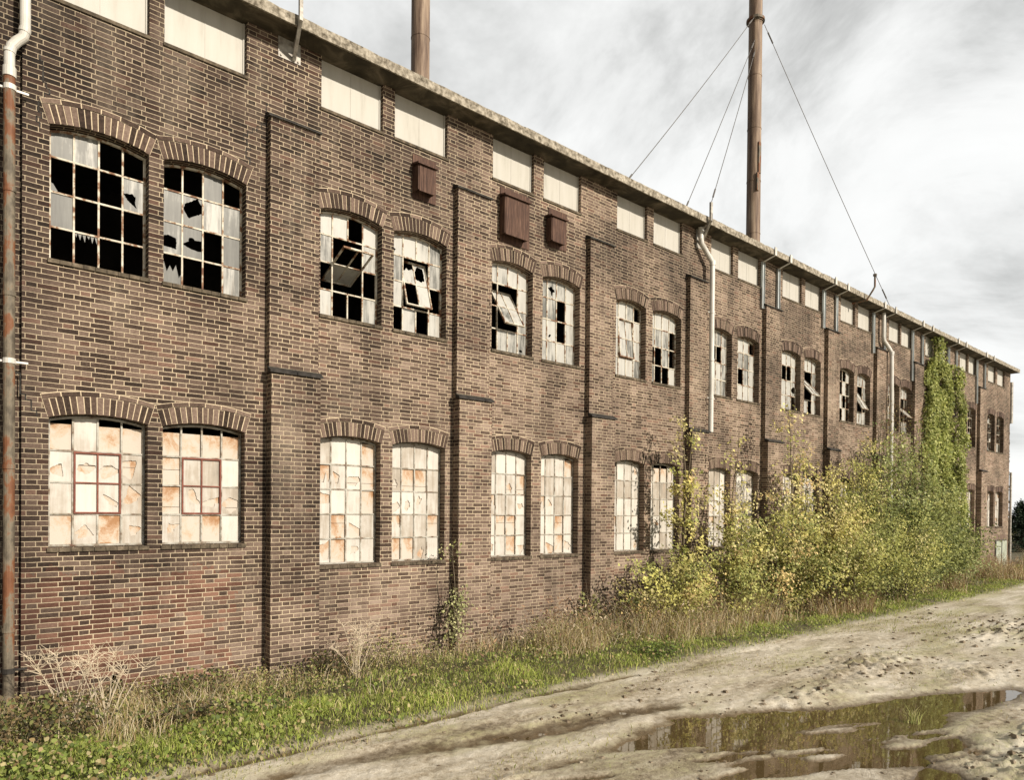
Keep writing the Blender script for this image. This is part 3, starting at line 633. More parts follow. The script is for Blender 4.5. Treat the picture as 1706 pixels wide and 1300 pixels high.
clips(p, 0.82, -.12, (4.15, 7.30), MT['pvc'], .064); clips(p, 0.82, -.12, (0.55,), MT['slate'], .064)

p = thing('drainpipe', 'slim white drainpipe bending over a pilaster cap under the guy wire bracket', 'drainpipe', (14.83, -.26, 4.5))
m = MB(); m.tube([(14.43,-.14,9.38),(14.43,-.14,9.12),(14.47,-.14,9.0),(14.76,-.18,8.72),(14.84,-.20,8.60),(14.84,-.20,8.1),(14.84,-.20,6.5),(14.84,-.20,4.46)], .062, 14)
m.tube([(14.43,-.14,9.28),(14.43,-.14,9.38)], .073, 14); m.tube([(14.84,-.2,8.55),(14.84,-.2,8.66)], .073, 14); m.tube([(14.84,-.2,6.2),(14.84,-.2,6.26)], .071, 14)
m.build('pipe', MT['pvc'], p); clips(p, 14.84, -.2, (7.4, 5.3), MT['pvc'], .068)
p = thing('drainpipe', 'slim white drainpipe running down behind the green creeper at the far pilaster', 'drainpipe', (25.6, -.26, 2))
m = MB(); m.tube([(25.16,-.14,9.38),(25.16,-.14,8.55),(25.2,-.14,8.45),(25.55,-.2,8.2),(25.62,-.24,8.05),(25.62,-.26,6),(25.62,-.26,0)], .065, 12); m.tube([(25.62,-.24,8.0),(25.62,-.24,8.12)], .078, 12)
m.build('pipe', MT['pvc'], p)
p = thing('drainpipe', 'dark grey drainpipe on the ragged far corner of the factory', 'drainpipe', (END+.07, -.05, -.2))
m = MB(); m.tube([(END+.07,-.06,-.3),(END+.07,-.06,1.5)], .06, 10); m.tube([(END+.10,-.02,7.0),(END+.10,-.02,9.0)], .08, 10); m.tube([(END+.07,-.06,1.5),(END+.06,-.06,4.6)], .05, 10); m.build('pipe', MT['steel'], p)

def vent(x0, x1, z0, z1, bx0, bx1, bz0, bz1, label):
    p = thing('vent_box', label, 'vent box', ((x0+x1)/2, 0, z0), 'wooden vent boxes')
    m = MB(); m.box(x0, x1, -.018, -.002, z0, z1); m.build('back_board', MT['wood'], p)
    m = MB(); n = 4
    for i in range(n): m.box(bx0+(bx1-bx0)*i/n+.002, bx0+(bx1-bx0)*(i+1)/n-.002, -.185, -.16, bz0, bz1-.012)
    m.box(bx0-.02, bx0-.001, -.175, -.019, bz0+.02, bz1-.012); m.box(bx1+.001, bx1+.02, -.175, -.019, bz0+.02, bz1-.012)
    m.build('box', MT['wood'], p)
    m = MB(); m.hexa([(bx0-.05,-.225,bz1-.010),(bx1+.05,-.225,bz1-.010),(bx1+.05,-.019,bz1+.03),(bx0-.05,-.019,bz1+.03),(bx0-.05,-.225,bz1+.018),(bx1+.05,-.225,bz1+.018),(bx1+.05,-.019,bz1+.058),(bx0-.05,-.019,bz1+.058)]); m.build('lid', MT['wood'], p)
vent(6.33, 6.80, 7.73, 8.46, 6.36, 6.66, 7.80, 8.24, 'small brown wooden vent box alone in its bay, left of the second pilaster')
vent(8.24, 8.97, 7.50, 8.50, 8.24, 8.79, 7.58, 8.29, 'largest brown wooden vent box, beside a smaller one on the brick wall')
vent(9.48, 9.98, 7.72, 8.48, 9.43, 9.78, 7.76, 8.24, 'narrow brown wooden vent box right of the largest vent box')

p = thing('wire_bracket', 'pale steel bracket with square base plate bolted below the eave at upper left', 'bracket', (4.2, 0, 9.1), 'steel wire brackets')
m = MB(); m.box(4.02, 4.36, -.012, -.002, 9.10, 9.40-.004)
for bx_, bz_ in ((4.06,9.13),(4.32,9.13),(4.06,9.36),(4.32,9.36)): m.tube([(bx_,-.03,bz_),(bx_,-.012,bz_)], .014, 8)
m.build('plate', MT['steel'], p)
m = MB(); m.bar((4.25,-.02,9.13),(4.16,-.47,9.45), .05, .05, (0, 0, 1)); m.bar((4.16,-.47,9.43),(4.16,-.47,10.1), .05, .05); m.bar((4.25,-.02,9.32),(4.19,-.36,9.36), .035, .035, (0, 0, 1)); m.build('arm', MT['steel'], p)
p = thing('wire_bracket', 'pale forked steel bracket anchoring guy wires beside the slim white drainpipe', 'bracket', (14.55, 0, 9.0), 'steel wire brackets')
m = MB(); m.box(14.42, 14.72, -.012, -.002, 8.95, 9.395); m.build('plate', MT['steel'], p)
m = MB(); m.bar((14.60,-.02,9.05),(14.35,-.47,9.45), .06, .06, (0, 0, 1)); m.bar((14.35,-.47,9.42),(14.35,-.47,9.86), .07, .05); m.bar((14.52,-.02,9.33),(14.37,-.42,9.42), .04, .04, (0, 0, 1)); m.build('arm', MT['steel'], p)
p = thing('vent_pipe', 'thin bent rusty vent pipe sticking out over the far eave', 'pipe', (23.1, 0, 9.3))
m = MB(); m.tube([(23.0,-.01,9.30),(23.08,-.44,9.34),(23.1,-.62,9.62),(23.13,-.66,9.72),(23.13,-.66,10.08)], .03, 8); m.build('pipe', MT['rust'], p)
m = MB(); m.tube([(23.13,-.66,10.06),(23.13,-.66,10.12)], .06, 8); m.build('cowl', MT['rust'], p)

# ------------------------------------------------------------------ chimneys
def chimney(x, y, r0, r1, top, label, seam):
    p = thing('chimney', label, 'chimney', (x, y, ROOFTOP), 'sheet metal chimneys on the roof')
    m = MB(); n = 28; z = ROOFTOP-.03; zs = []
    while z < top: zs.append(z); z += seam
    zs.append(top)
    for i in range(len(zs)-1):
        ra = r0+(r1-r0)*(zs[i]-ROOFTOP)/(top-ROOFTOP); rb = r0+(r1-r0)*(zs[i+1]-ROOFTOP)/(top-ROOFTOP)
        m.tube([(x,y,zs[i]),(x,y,zs[i+1]-.006)], [ra, rb], n, cap=(i == len(zs)-2)); m.tube([(x,y,zs[i+1]-.03),(x,y,zs[i+1])], rb+.008, n)
    m.build('shaft', MT['chimney'], p)
    m = MB(); m.tube([(x,y,ROOFTOP-.02),(x,y,ROOFTOP+.25)], r0+.04, n); m.build('base_collar', MT['chimney'], p)
    return p
def wire(par, a, b, sag=0.0, rad=.010, n=10):
    a, b = Vector(a), Vector(b); m = MB()
    m.tube([a.lerp(b, i/n)-Vector((0, 0, sag*4*(i/n)*(1-i/n))) for i in range(n+1)], rad, 5)
    d = (b-a).normalized()
    for q, s in ((a, 1), (b, -1)): m.tube([q+d*s*.25, q+d*s*.6], rad*2.2, 6)
    m.build('guy_wire', MT['wire'], par)
chimney(10.34, 6.0, .255, .245, 21.0, 'left of two brown sheet metal chimneys, with no guy wires in view', 1.9)
c2 = chimney(19.72, 1.6, .212, .195, 22.5, 'taller rusty chimney with collar and four guy wires', 1.62)
CZ = 17.72; CX = 19.72
m = MB(); m.tube([(CX,1.6,CZ-.07),(CX,1.6,CZ+.07)], .235, 24); m.tube([(CX,1.6,CZ-.035),(CX,1.6,CZ+.035)], .275, 24); m.build('collar', MT['rust'], c2)
m = MB(); m.box(CX-.10, CX+.03, 1.6-.228, 1.6-.20, 12.95, 13.9); m.box(CX-.16, CX-.06, 1.38, 1.42, 12.4, 12.95); m.build('torn_sheet', MT['rust'], c2)
wire(c2, (CX-.26,1.5,CZ-.06), (11.75,.05,9.60), .06); wire(c2, (CX-.19,1.5,CZ-.70), (13.95,.05,9.60), .03); wire(c2, (CX-.19,1.48,CZ-1.0), (14.36,-.47,9.86), .04); wire(c2, (CX+.26,1.45,CZ-.06), (25.05,-.36,9.58), .05)

# ------------------------------------------------------------------ ground
tab = rng.random((256, 256)).astype(np.float32)
def vnoise(x, y):
    xi = np.floor(x).astype(int); yi = np.floor(y).astype(int); fx = x-xi; fy = y-yi
    fx = fx*fx*(3-2*fx); fy = fy*fy*(3-2*fy)
    g = lambda i, j: tab[i & 255, j & 255]
    return (g(xi,yi)*(1-fx)+g(xi+1,yi)*fx)*(1-fy)+(g(xi,yi+1)*(1-fx)+g(xi+1,yi+1)*fx)*fy
def fbm(x, y, o=4):
    s = 0; a = 0.5; t = 0
    for i in range(o): s = s+a*vnoise(x*2**i+17.3*i, y*2**i+9.1*i); t += a; a *= .5
    return s/t-0.5
def sstep(a, b, x): t = np.clip((x-a)/(b-a), 0, 1); return t*t*(3-2*t)
PUD = np.array([(4.0,-5.0),(4.9,-4.95),(5.8,-4.95),(6.55,-4.80),(7.37,-4.70),(8.0,-5.02),(8.82,-5.22),(9.3,-5.65),(10.0,-5.86),(10.6,-6.05),(11.43,-6.38),(12.6,-6.95),(12.4,-7.25),(11.36,-7.25),(10.23,-7.0),(9.4,-7.25),(9.0,-7.8),(8.3,-7.95),(7.3,-7.5),(6.4,-6.9),(5.6,-6.35),(4.6,-5.8)])
def poly_sd(px, py, P):
    """signed distance to polygon, negative inside"""
    d = np.full(px.shape, 1e9); ins = np.zeros(px.shape, bool)
    for i in range(len(P)):
        a, b = P[i], P[(i+1) % len(P)]; e = b-a
        t = np.clip(((px-a[0])*e[0]+(py-a[1])*e[1])/(e@e), 0, 1)
        d = np.minimum(d, np.hypot(px-a[0]-t*e[0], py-a[1]-t*e[1]))
        c = ((a[1] > py) != (b[1] > py)) & (px < (b[0]-a[0])*(py-a[1])/(b[1]-a[1]+1e-12)+a[0]); ins ^= c
    return np.where(ins, -d, d)
def chain_d(px, py, pts):
    d = np.full(px.shape, 1e9)
    for a, b in zip(pts[:-1], pts[1:]):
        a, b = np.array(a), np.array(b); e = b-a; t = np.clip(((px-a[0])*e[0]+(py-a[1])*e[1])/(e@e), 0, 1)
        d = np.minimum(d, np.hypot(px-a[0]-t*e[0], py-a[1]-t*e[1]))
    return d
WATER_Z = -0.150
def ground_h(x, y):
    x = np.asarray(x, float); y = np.asarray(y, float)
    near = 1-sstep(25, 60, np.hypot(x-6, y+6))
    u = (0.93*x-0.36*y); v = (0.36*x+0.93*y)         # long axis of the ruts
    h = -0.105+near*(0.030*fbm(u*.35, v*1.1, 3)+0.034*fbm(u*.9+5, v*3.0, 4)+0.030*fbm(x*6, y*6, 4)+0.016*fbm(x*17, y*17, 2))
    sd = poly_sd(x, y, PUD)+0.25*fbm(u*.8, v*2.6, 4)
    h -= 0.075*(1-sstep(-0.35, 0.18, sd))
    h += (1-sstep(-0.1, 0.1, sd))*(0.62*np.maximum(0, fbm(u*.8+3, v*4.6+8, 4)+.05))*sstep(-5.75, -6.25, y+0.37*(x-8))
    inp = 1-sstep(-0.1, 0.15, sd); lim_ = WATER_Z+0.006; h = np.where(h > lim_, h+inp*(lim_+0.022*np.tanh((h-lim_)/0.03)-h), h)
    r2 = chain_d(x, y, [(2.6,-3.45),(3.9,-3.62),(5.2,-4.02),(6.7,-4.2),(7.6,-4.42)]); h -= 0.030*(1-sstep(0.05, 0.26, r2+0.2*fbm(x*1.7, y*3, 3)))
    sp = np.hypot((x-7.75)/1.2, y+7.6); h -= 0.07*(1-sstep(0.1, 0.35, sp+0.2*fbm(x*3, y*3, 3)))
    r3 = chain_d(x, y, [(1.5,-2.95),(4,-2.92),(6.6,-2.86),(8.6,-2.95)]); h -= 0.05*(1-sstep(0.02, 0.16, r3+0.12*fbm(x*2+9, y*4, 3)))
    # churned heaps
    for cx, cy, rx, ry, a in ((12.2,-5.0,1.5,.55,.16),(18.8,-5.6,2.4,.9,.17),(9.6,-5.35,1.2,.3,.10),(13.0,-6.3,.9,.4,.10),(8.9,-8.1,1.2,.5,.16)):
        g = np.exp(-(((x-cx)/rx)**2+((y-cy)/ry)**2)); h += g*a*(0.35+1.4*np.maximum(-.15, fbm(x*8.3, y*8.3, 4)))
    vb = sstep(-3.1, -2.3, y+0.25*fbm(x*.7, y*.7, 3)); h += vb*(0.09+0.06*fbm(x*1.3, y*1.3, 3))
    h += sstep(28, 42, x)*0.35*sstep(-4.0, -1.0, y)*(1-sstep(2, 6, y))*0.35
    h -= sstep(60, 400, np.hypot(x, y))*0.6
    return h
def spaced(fine0, fine1, st, lo, hi, gr=1.12):
    a = list(np.arange(fine0, fine1+1e-6, st)); s = st
    while a[-1] < hi: s = min(s*gr, 300); a.append(a[-1]+s)
    s = st; b = []
    q = fine0
    while q > lo: s = min(s*gr, 300); q -= s; b.append(q)
    return np.array(b[::-1]+a)
gx = spaced(0.2, 14.5, 0.042, -2500, 3500, 1.06); gy = spaced(-8.6, -2.6, 0.036, -2500, 3500, 1.10)
X, Y = np.meshgrid(gx, gy, indexing='ij'); Z = ground_h(X, Y)
def grid_mesh(name, X, Y, Z, m):
    nx, ny = X.shape; v = np.stack([X, Y, Z], -1).reshape(-1, 3)
    i = np.arange(nx*ny).reshape(nx, ny); f = np.stack([i[:-1,:-1], i[1:,:-1], i[1:,1:], i[:-1,1:]], -1).reshape(-1, 4)
    me = bpy.data.meshes.new(name); me.vertices.add(len(v)); me.vertices.foreach_set('co', v.astype(np.float32).ravel())
    me.loops.add(f.size); me.loops.foreach_set('vertex_index', f.astype(np.int32).ravel()); me.polygons.add(len(f))
    me.polygons.foreach_set('loop_start', np.arange(0, f.size, 4, dtype=np.int32)); me.polygons.foreach_set('use_smooth', np.ones(len(f), bool))
    me.materials.append(m); me.update(calc_edges=True); me.validate()
    o = bpy.data.objects.new(name, me); C.objects.link(o); return o
tag(grid_mesh('ground', X, Y, Z, MT['ground']), kind='structure')
wx, wy = np.meshgrid(np.linspace(1.5, 13.2, 40), np.linspace(-9.2, -3.2, 24), indexing='ij')
tag(grid_mesh('puddle', wx, wy, np.full(wx.shape, WATER_Z), MT['water']), kind='structure')

# ------------------------------------------------------------------ vegetation helpers
def leaf_mesh(name, V, F4, colors, m, parent=None):
    """V (n,k,3) polygons of k corners each, one colour per polygon"""
    n, k, _ = V.shape
    if len(colors)*2 == n: colors = np.concatenate([colors, colors], 0)
    me = bpy.data.meshes.new(name); me.vertices.add(n*k); me.vertices.foreach_set('co', V.astype(np.float32).ravel())
    me.loops.add(n*k); me.loops.foreach_set('vertex_index', np.arange(n*k, dtype=np.int32)); me.polygons.add(n)
    me.polygons.foreach_set('loop_start', np.arange(0, n*k, k, dtype=np.int32))
    at = me.attributes.new('col', 'FLOAT_COLOR', 'FACE'); at.data.foreach_set('color', np.concatenate([colors, np.ones((n, 1))], 1).astype(np.float32).ravel())
    me.materials.append(m); me.update(calc_edges=True)
    o = bpy.data.objects.new(name, me); C.objects.link(o)
    if parent is not None: o.parent = parent; o.matrix_parent_inverse = Matrix.Translation(-parent.location)
    return o
def unit(v): return v/np.maximum(1e-9, np.linalg.norm(v, axis=-1, keepdims=True))
def leaves(P, size, droop=0.3, narrow=0.75):
    """hexagonal leaf outlines at points P"""
    n = len(P); nn_ = unit(rng.normal(size=(n, 3))*.62+np.array([0.1, -.75, .65])); d = unit(np.cross(nn_, rng.normal(size=(n, 3)))+np.array([0, 0, -droop*.4])); u = unit(np.cross(nn_, d))
    s = size*rng.uniform(.6, 1.25, (n, 1)); wv = u*s*narrow*.5; L_ = d*s
    nrm = np.cross(d, u)*s*.12
    return np.stack([P, P+L_*.30+wv*.9+nrm, P+L_*.65+wv*.75+nrm, P+L_, P+L_*.65-wv*.75+nrm, P+L_*.30-wv*.9+nrm], 1)
def pick(cols, wts, n, var=0.18):
    cols = np.array(cols); i = rng.choice(len(cols), n, p=np.array(wts)/sum(wts)); return np.clip(cols[i]*rng.uniform(1-var, 1+var, (n, 1)), 0, 1)
GREEN = [(0.18,0.205,0.065),(0.255,0.275,0.09),(0.36,0.36,0.125),(0.08,0.10,0.03)]
YEL = [(0.54,0.49,0.18),(0.64,0.57,0.28),(0.43,0.41,0.13),(0.33,0.34,0.10),(0.60,0.46,0.21)]
def sapling(x, y, h, spread, nst, nleaf, lsize, cols, wts, name, label, cat, group, low=0.1, bare=0.0, tight=0.12):
    z0 = float(ground_h(x, y))
    p = thing(name, label, cat, (x, y, z0), group)
    tr = MB(); tips = []
    for s in range(nst):
        a = random.uniform(0, 6.28); hh = h*random.uniform(.6, 1.0) if s else h
        bx_, by_ = x+random.uniform(-.5, .5)*spread*.5, y+random.uniform(-.3, .3)*min(spread, 1)*.5
        ex, ey = bx_+math.cos(a)*spread*.3, by_+math.sin(a)*min(spread, .9)*.25
        k = 7; pts = []
        for i in range(k+1):
            t = i/k; pts.append((bx_+(ex-bx_)*t**1.5+random.uniform(-.03,.03), min(-.3, by_+(ey-by_)*t**1.5+random.uniform(-.03,.03)), z0-.05+hh*t))
        r0 = .008+.006*hh
        tr.tube(pts, [r0*(1-.85*i/k) for i in range(k+1)], 5)
        nb = int(5+hh*4.2)
        for b_ in range(nb):
            t = random.uniform(low+.05, .97); i = min(k-1, int(t*k)); f = t*k-i; q = Vector(pts[i]).lerp(Vector(pts[i+1]), f)
            ln = spread*random.uniform(.25, .62)*(1.05-t)**.6+.08; a2 = random.uniform(0, 6.28)
            e = q+Vector((math.cos(a2)*ln, math.sin(a2)*ln*.75, ln*random.uniform(.35, .9))); e.y = min(-.08, e.y)
            mid = q.lerp(e, .5)+Vector((0, 0, -.04*ln)); tr.tube([q, mid, e], [.005+.003*(1-t), .004, .002], 4)
            tips.append((np.array(q), np.array(e), ln))
    tr.build('trunk', MT['bark'], p, uv=False)
    wts_ = np.array([t[2] for t in tips]); ii = rng.choice(len(tips), nleaf, p=wts_/wts_.sum())
    A = np.array([t[0] for t in tips])[ii]; B = np.array([t[1] for t in tips])[ii]
    t = rng.random((nleaf, 1))**.7*1.05; P = A+(B-A)*t+rng.normal(size=(nleaf, 3))*tight*np.array([1.25, .9, .6]); P[:, 1] = np.minimum(P[:, 1], -.04)
    P[:, 2] = np.maximum(P[:, 2], z0+.03)
    # colour by clump
    ci = np.clip(pick(cols, wts, len(tips), .28)[ii]*rng.uniform(.75, 1.3, (nleaf, 1)), .01, .9)
    leaf_mesh('crown', leaves(P, lsize), None, ci, MT['leaf'], p)
    return p
def blades(P, hgt, wid, lean, cols):
    """grass blades: bent 5-corner strips"""
    n = len(P); a = rng.uniform(0, 2*np.pi, n); d = np.stack([np.cos(a), np.sin(a), np.zeros(n)], 1)
    a2 = rng.uniform(0, 2*np.pi, n); s = np.stack([np.cos(a2), np.sin(a2), np.zeros(n)], 1)
    h = hgt.reshape(-1, 1); le = (lean*rng.uniform(.2, 1.3, n)).reshape(-1, 1)*h; w_ = wid.reshape(-1, 1)*.5
    upv = np.array([0, 0, 1.0]); mid = P+upv*h*.55+d*le*.3; tip = P+upv*h*(1-.25*np.minimum(1, le/h))+d*le
    lo_ = np.stack([P-s*w_, P+s*w_, mid+s*w_*.8, mid-s*w_*.8], 1); hi_ = np.stack([mid-s*w_*.8, mid+s*w_*.8, tip+s*w_*.12, tip-s*w_*.12], 1)
    return np.concatenate([lo_, hi_], 0)

# ------------------------------------------------------------------ grass and weeds
def scatter(n, x0, x1, y0, y1, pw=1.0):
    x = x0+(x1-x0)*rng.random(n)**pw; y = rng.uniform(y0, y1, n); return x, y
VX = lambda n: 0.2+46*rng.random(n)**2.0               # denser near the camera
n = 90000; x = VX(n); y = rng.uniform(-3.05, -0.5, n)
ed = 0.30*fbm(x*.9, y*.9, 3); keep = rng.random(n) < np.where(y > -1.5, .35, 1.0)*sstep(-3.0, -2.72, y+ed); x, y = x[keep], y[keep]
P = np.stack([x, y, ground_h(x, y)-.01], 1); n = len(P); cl = fbm(x*1.6, y*1.6, 3)
far = 1+.9*sstep(8, 30, x)
cg = pick([(0.27,0.33,0.065),(0.36,0.40,0.10),(0.17,0.21,0.04),(0.50,0.44,0.23)], [4, 4, 2, 2], n)*(1+.9*cl[:, None])
V = blades(P, rng.uniform(.04, .14, n)*(1+2.0*cl)*(1-.25*sstep(6, 12, x)), rng.uniform(.006, .012, n)*far, .75*np.ones(n), cg)
tag(leaf_mesh('verge_grass', V, None, np.clip(cg, .01, 1), MT['grass']), 'short bright green grass along the edge of the muddy track', 'grass', kind='stuff')
# tall dry stalks and seed heads by the wall
n = 95000; x = VX(n); y = rng.uniform(-2.7, -0.12, n); cl = fbm(x*.8+20, y*.8, 4)
lim = -1.5-.95*sstep(8, 13, x)-.45*(1-sstep(1.5, 4.5, x)); keep = (rng.random(n) < (.36+2.6*cl))*(y > lim+1.3*fbm(x*1.1, y*0+3, 3)); x, y, cl = x[keep], y[keep], cl[keep]
P = np.stack([x, y, ground_h(x, y)-.01], 1); n = len(P); far = 1+.8*sstep(8, 30, x)
tall = (.30+.35*sstep(7, 12, x)*(1-.25*sstep(24, 36, x)))
cw = pick([(0.56,0.47,0.31),(0.45,0.35,0.19),(0.30,0.21,0.11),(0.62,0.54,0.39),(0.30,0.29,0.09)], [3, 3, 2, 2, 2], n)
rb = (rng.random(n) < .5*sstep(11, 18, x))[:, None]; cw = np.where(rb, pick([(0.30,0.19,0.10),(0.22,0.13,0.065),(0.38,0.28,0.15)], [3, 2, 2], n), cw)
V = blades(P, (.25+1.2*rng.random(n)**1.6)*tall*(1+1.5*cl)*(1-.35*sstep(-1.6, -2.4, y)), rng.uniform(.005, .010, n)*far, .75*np.ones(n), cw)
tag(leaf_mesh('dry_weeds', V, None, cw, MT['grass']), 'tall dry straw coloured weeds along the foot of the brick wall', 'weeds', kind='stuff')
n = 9000; x = 5+32*rng.random(n)**1.5; y = rng.uniform(-2.4, -.2, n); cl = fbm(x*.8+20, y*.8, 4); keep = rng.random(n) < .2+3.0*cl; x, y, cl = x[keep], y[keep], cl[keep]; n = len(x)
P = np.stack([x, y, ground_h(x, y)+(.25+.45*rng.random(n))*(1+1.3*cl)], 1); cs = pick([(0.34,0.22,0.13),(0.24,0.15,0.09),(0.50,0.42,0.30),(0.20,0.12,0.07)], [3, 3, 2, 2], n, .25)
tag(leaf_mesh('seed_heads', leaves(P, .075, .0, .35), None, cs, MT['leaf']), 'brown seed heads and withered leaves among the dry weeds by the wall', 'weeds', kind='stuff')
# low leafy ground cover, dead leaves, bramble runners
n = 90000; x = 0.1+34*rng.random(n)**2.0; y = rng.uniform(-2.5, -0.05, n); cl = fbm(x*1.5+40, y*1.5, 4); keep = rng.random(n) < (.38+2.4*cl)*sstep(-2.0, -1.3, y-.3*(x < 4)+.5*sstep(9, 14, x)); x, y, cl = x[keep], y[keep], cl[keep]
n = len(x); hh = rng.random(n)**1.3*(.40+.5*cl)*(.55+.45*sstep(3, 6, x)); P = np.stack([x, y, ground_h(x, y)+hh*(1+.35*sstep(9, 14, x))], 1)
cc = pick([(0.15,0.17,0.045),(0.25,0.26,0.08),(0.16,0.11,0.06),(0.34,0.26,0.14),(0.06,0.06,0.025),(0.46,0.41,0.20)], [4, 4, 2, 3, 3, 3], n, .25)
tag(leaf_mesh('weed_leaves', leaves(P, .034*(1+.5*sstep(6, 20, x))[:, None], .2, .6), None, cc, MT['leaf']), 'low tangle of green and brown weed leaves below the wall', 'ground cover', kind='stuff')
n = 15000; x = .3+30*rng.random(n)**1.8; y = rng.uniform(-2.95, -1.2, n); cl = fbm(x*2.1+3, y*2.1+50, 4); keep = rng.random(n) < .05+4.2*np.maximum(0, cl-.02); x, y, cl = x[keep], y[keep], cl[keep]; n = len(x)
P = np.stack([x, y, ground_h(x, y)+rng.random(n)**1.2*.17*(1+1.5*cl)], 1); cb = pick([(0.16,0.21,0.045),(0.25,0.29,0.075),(0.09,0.12,0.03),(0.30,0.22,0.11),(0.44,0.38,0.20)], [4, 3, 3, 2, 2], n, .25)
tag(leaf_mesh('verge_herbs', leaves(P, .05, .1, .8), None, cb, MT['leaf']), 'patches of broad leaved herbs and fallen leaves in the grass verge', 'herbs', kind='stuff')
# thin growth on the track
n = 26000; x = 1.5+26*rng.random(n)**1.6; y = rng.uniform(-8.4, -2.9, n); m_ = fbm(x*.35+7, y*1.0+3, 4); gh = ground_h(x, y)
keep = (rng.random(n) < sstep(.02, .16, m_)*(1-.75*sstep(-4.2, -5.6, y)))*(gh > WATER_Z+.018); x, y, gh = x[keep], y[keep], gh[keep]; n = len(x)
P = np.stack([x, y, gh-.006], 1); cg = pick([(0.27,0.28,0.075),(0.36,0.34,0.13),(0.18,0.21,0.045),(0.38,0.31,0.17)], [3, 3, 2, 2], n)
tag(leaf_mesh('track_grass', blades(P, rng.uniform(.02, .07, n), rng.uniform(.005, .010, n)*(1+.6*sstep(8, 24, x)), .9*np.ones(n), cg), None, cg, MT['grass']), 'thin short grass growing in patches on the muddy track', 'grass', kind='stuff')
# clods and small stones
cm = MB(); nn = 9000
xs_ = 1.8+20*rng.random(nn)**1.5; ys_ = rng.uniform(-8.6, -3.0, nn); hs = ground_h(xs_, ys_); kk = fbm(xs_*.8+2, ys_*1.6, 4)
for x_, y_, h_, q in zip(xs_, ys_, hs, kk):
    hp = max(math.exp(-(((x_-a_)/b_)**2+((y_-c_)/d_)**2)) for a_, b_, c_, d_ in ((12.2,1.5,-5.0,.6),(18.8,2.4,-5.6,1.0),(9.6,1.3,-5.35,.35),(8.9,1.3,-8.1,.6)))
    if h_ < WATER_Z+.012 or random.random() > .02+1.5*max(0, q-.03)+.9*hp: continue
    r_ = random.choice([.008, .011, .015, .02, .03])*random.uniform(.7, 1.3)*(1+.03*x_)
    base = [Vector((math.cos(t)*r_*random.uniform(.7, 1.4), math.sin(t)*r_*random.uniform(.7, 1.4), 0)) for t in (0, 1.26, 2.5, 3.77, 5.0)]
    o_ = Vector((x_, y_, h_-.004)); i0 = len(cm.v)
    cm.v += [tuple(o_+v) for v in base]+[tuple(o_+v*.65+Vector((0, 0, r_*random.uniform(.25, .8)))) for v in base]
    for j in range(5): cm.f.append((i0+j, i0+(j+1) % 5, i0+5+(j+1) % 5, i0+5+j)); cm.m.append(0); cm.r.append(.5)
    cm.f.append(tuple(i0+5+j for j in range(5))); cm.m.append(0); cm.r.append(.5)
MT['clod'] = simple('soil_clods', [(0.3, (0.05, 0.036, 0.022)), (0.5, (0.16, 0.125, 0.085)), (0.7, (0.34, 0.29, 0.22))], 1.5, 0.95, 0.1)
tag(cm.build('mud_clods', MT['clod'], uv=False), 'small clods and stones strewn over the muddy track', 'clods', kind='stuff')

# ---- single plants
def dry_bush(x, y, h, spread, n, label, cols=((0.52,0.45,0.33),(0.42,0.34,0.22))):
    z0 = float(ground_h(x, y)); p = thing('dry_weed', label, 'weed', (x, y, z0), 'pale dry weed clumps'); m = MB()
    for i in range(n):
        a = random.uniform(0, 6.28); b_ = Vector((x+random.uniform(-.1,.1)*spread, y+random.uniform(-.1,.1), z0)); l = h*random.uniform(.55, 1)
        e = b_+Vector((math.cos(a)*spread*random.uniform(.1,.5), math.sin(a)*.3*random.uniform(.1,1), l)); mid = b_.lerp(e, .55)+Vector((random.uniform(-.04,.04), 0, .05))
        e.y = min(e.y, -.06); m.tube([b_, mid, e], [.0055, .004, .0025], 4)
        for _ in range(6):
            t = random.uniform(.4, .95); q = mid.lerp(e, t); a2 = random.uniform(0, 6.28); s = q+Vector((math.cos(a2)*.14, math.sin(a2)*.06, random.uniform(.04, .16))); s.y = min(s.y, -.05); m.tube([q, s], [.003, .0018], 3)
    m.build('stalks', MT['straw'], p, uv=False)
MT['straw'] = simple('bleached_stalk', [(0.3, (0.36, 0.29, 0.19)), (0.7, (0.62, 0.54, 0.42))], 8, 0.9)
dry_bush(1.35, -.75, .95, 1.1, 15, 'pale branching dry weed left of the dark hole in the wall')
dry_bush(1.62, -1.15, 1.0, .9, 12, 'tallest pale dry weed standing in front of the dark hole')
dry_bush(4.95, -.75, .85, .9, 14, 'pale dry weed clump at the foot of the wall right of the first pilaster')
def bramble(x, y, r, h, n, label, cols, wts, name='bramble_bush'):
    z0 = float(ground_h(x, y)); p = thing(name, label, 'bush', (x, y, z0), 'low bushes in the verge')
    m = MB()
    for i in range(9):
        a = random.uniform(0, 6.28); e = Vector((x+math.cos(a)*r*.8, min(-.05, y+math.sin(a)*r*.6), z0+h*random.uniform(.3, .9))); m.tube([(x, y, z0-.02), Vector((x, y, z0)).lerp(e, .5)+Vector((0, 0, .1)), e], [.007, .005, .003], 4)
    m.build('stems', MT['bark'], p, uv=False)
    t = unit(rng.normal(size=(n, 3)))*rng.random((n, 1))**.45; P = np.array([x, y, z0+h*.45])+t*np.array([r, r*.7, h*.55]); P[:, 1] = np.minimum(P[:, 1], -.05); P[:, 2] = np.maximum(P[:, 2], z0+.02)
    leaf_mesh('foliage', leaves(P, .045, .2, .7), None, pick(cols, wts, n, .3), MT['leaf'], p)
BR = [(0.08,0.095,0.03),(0.17,0.18,0.05),(0.17,0.12,0.06),(0.045,0.04,0.018)]
bramble(2.75, -.55, .55, .42, 700, 'dark leafy bramble right of the hole in the wall', BR, [3, 3, 2, 2])
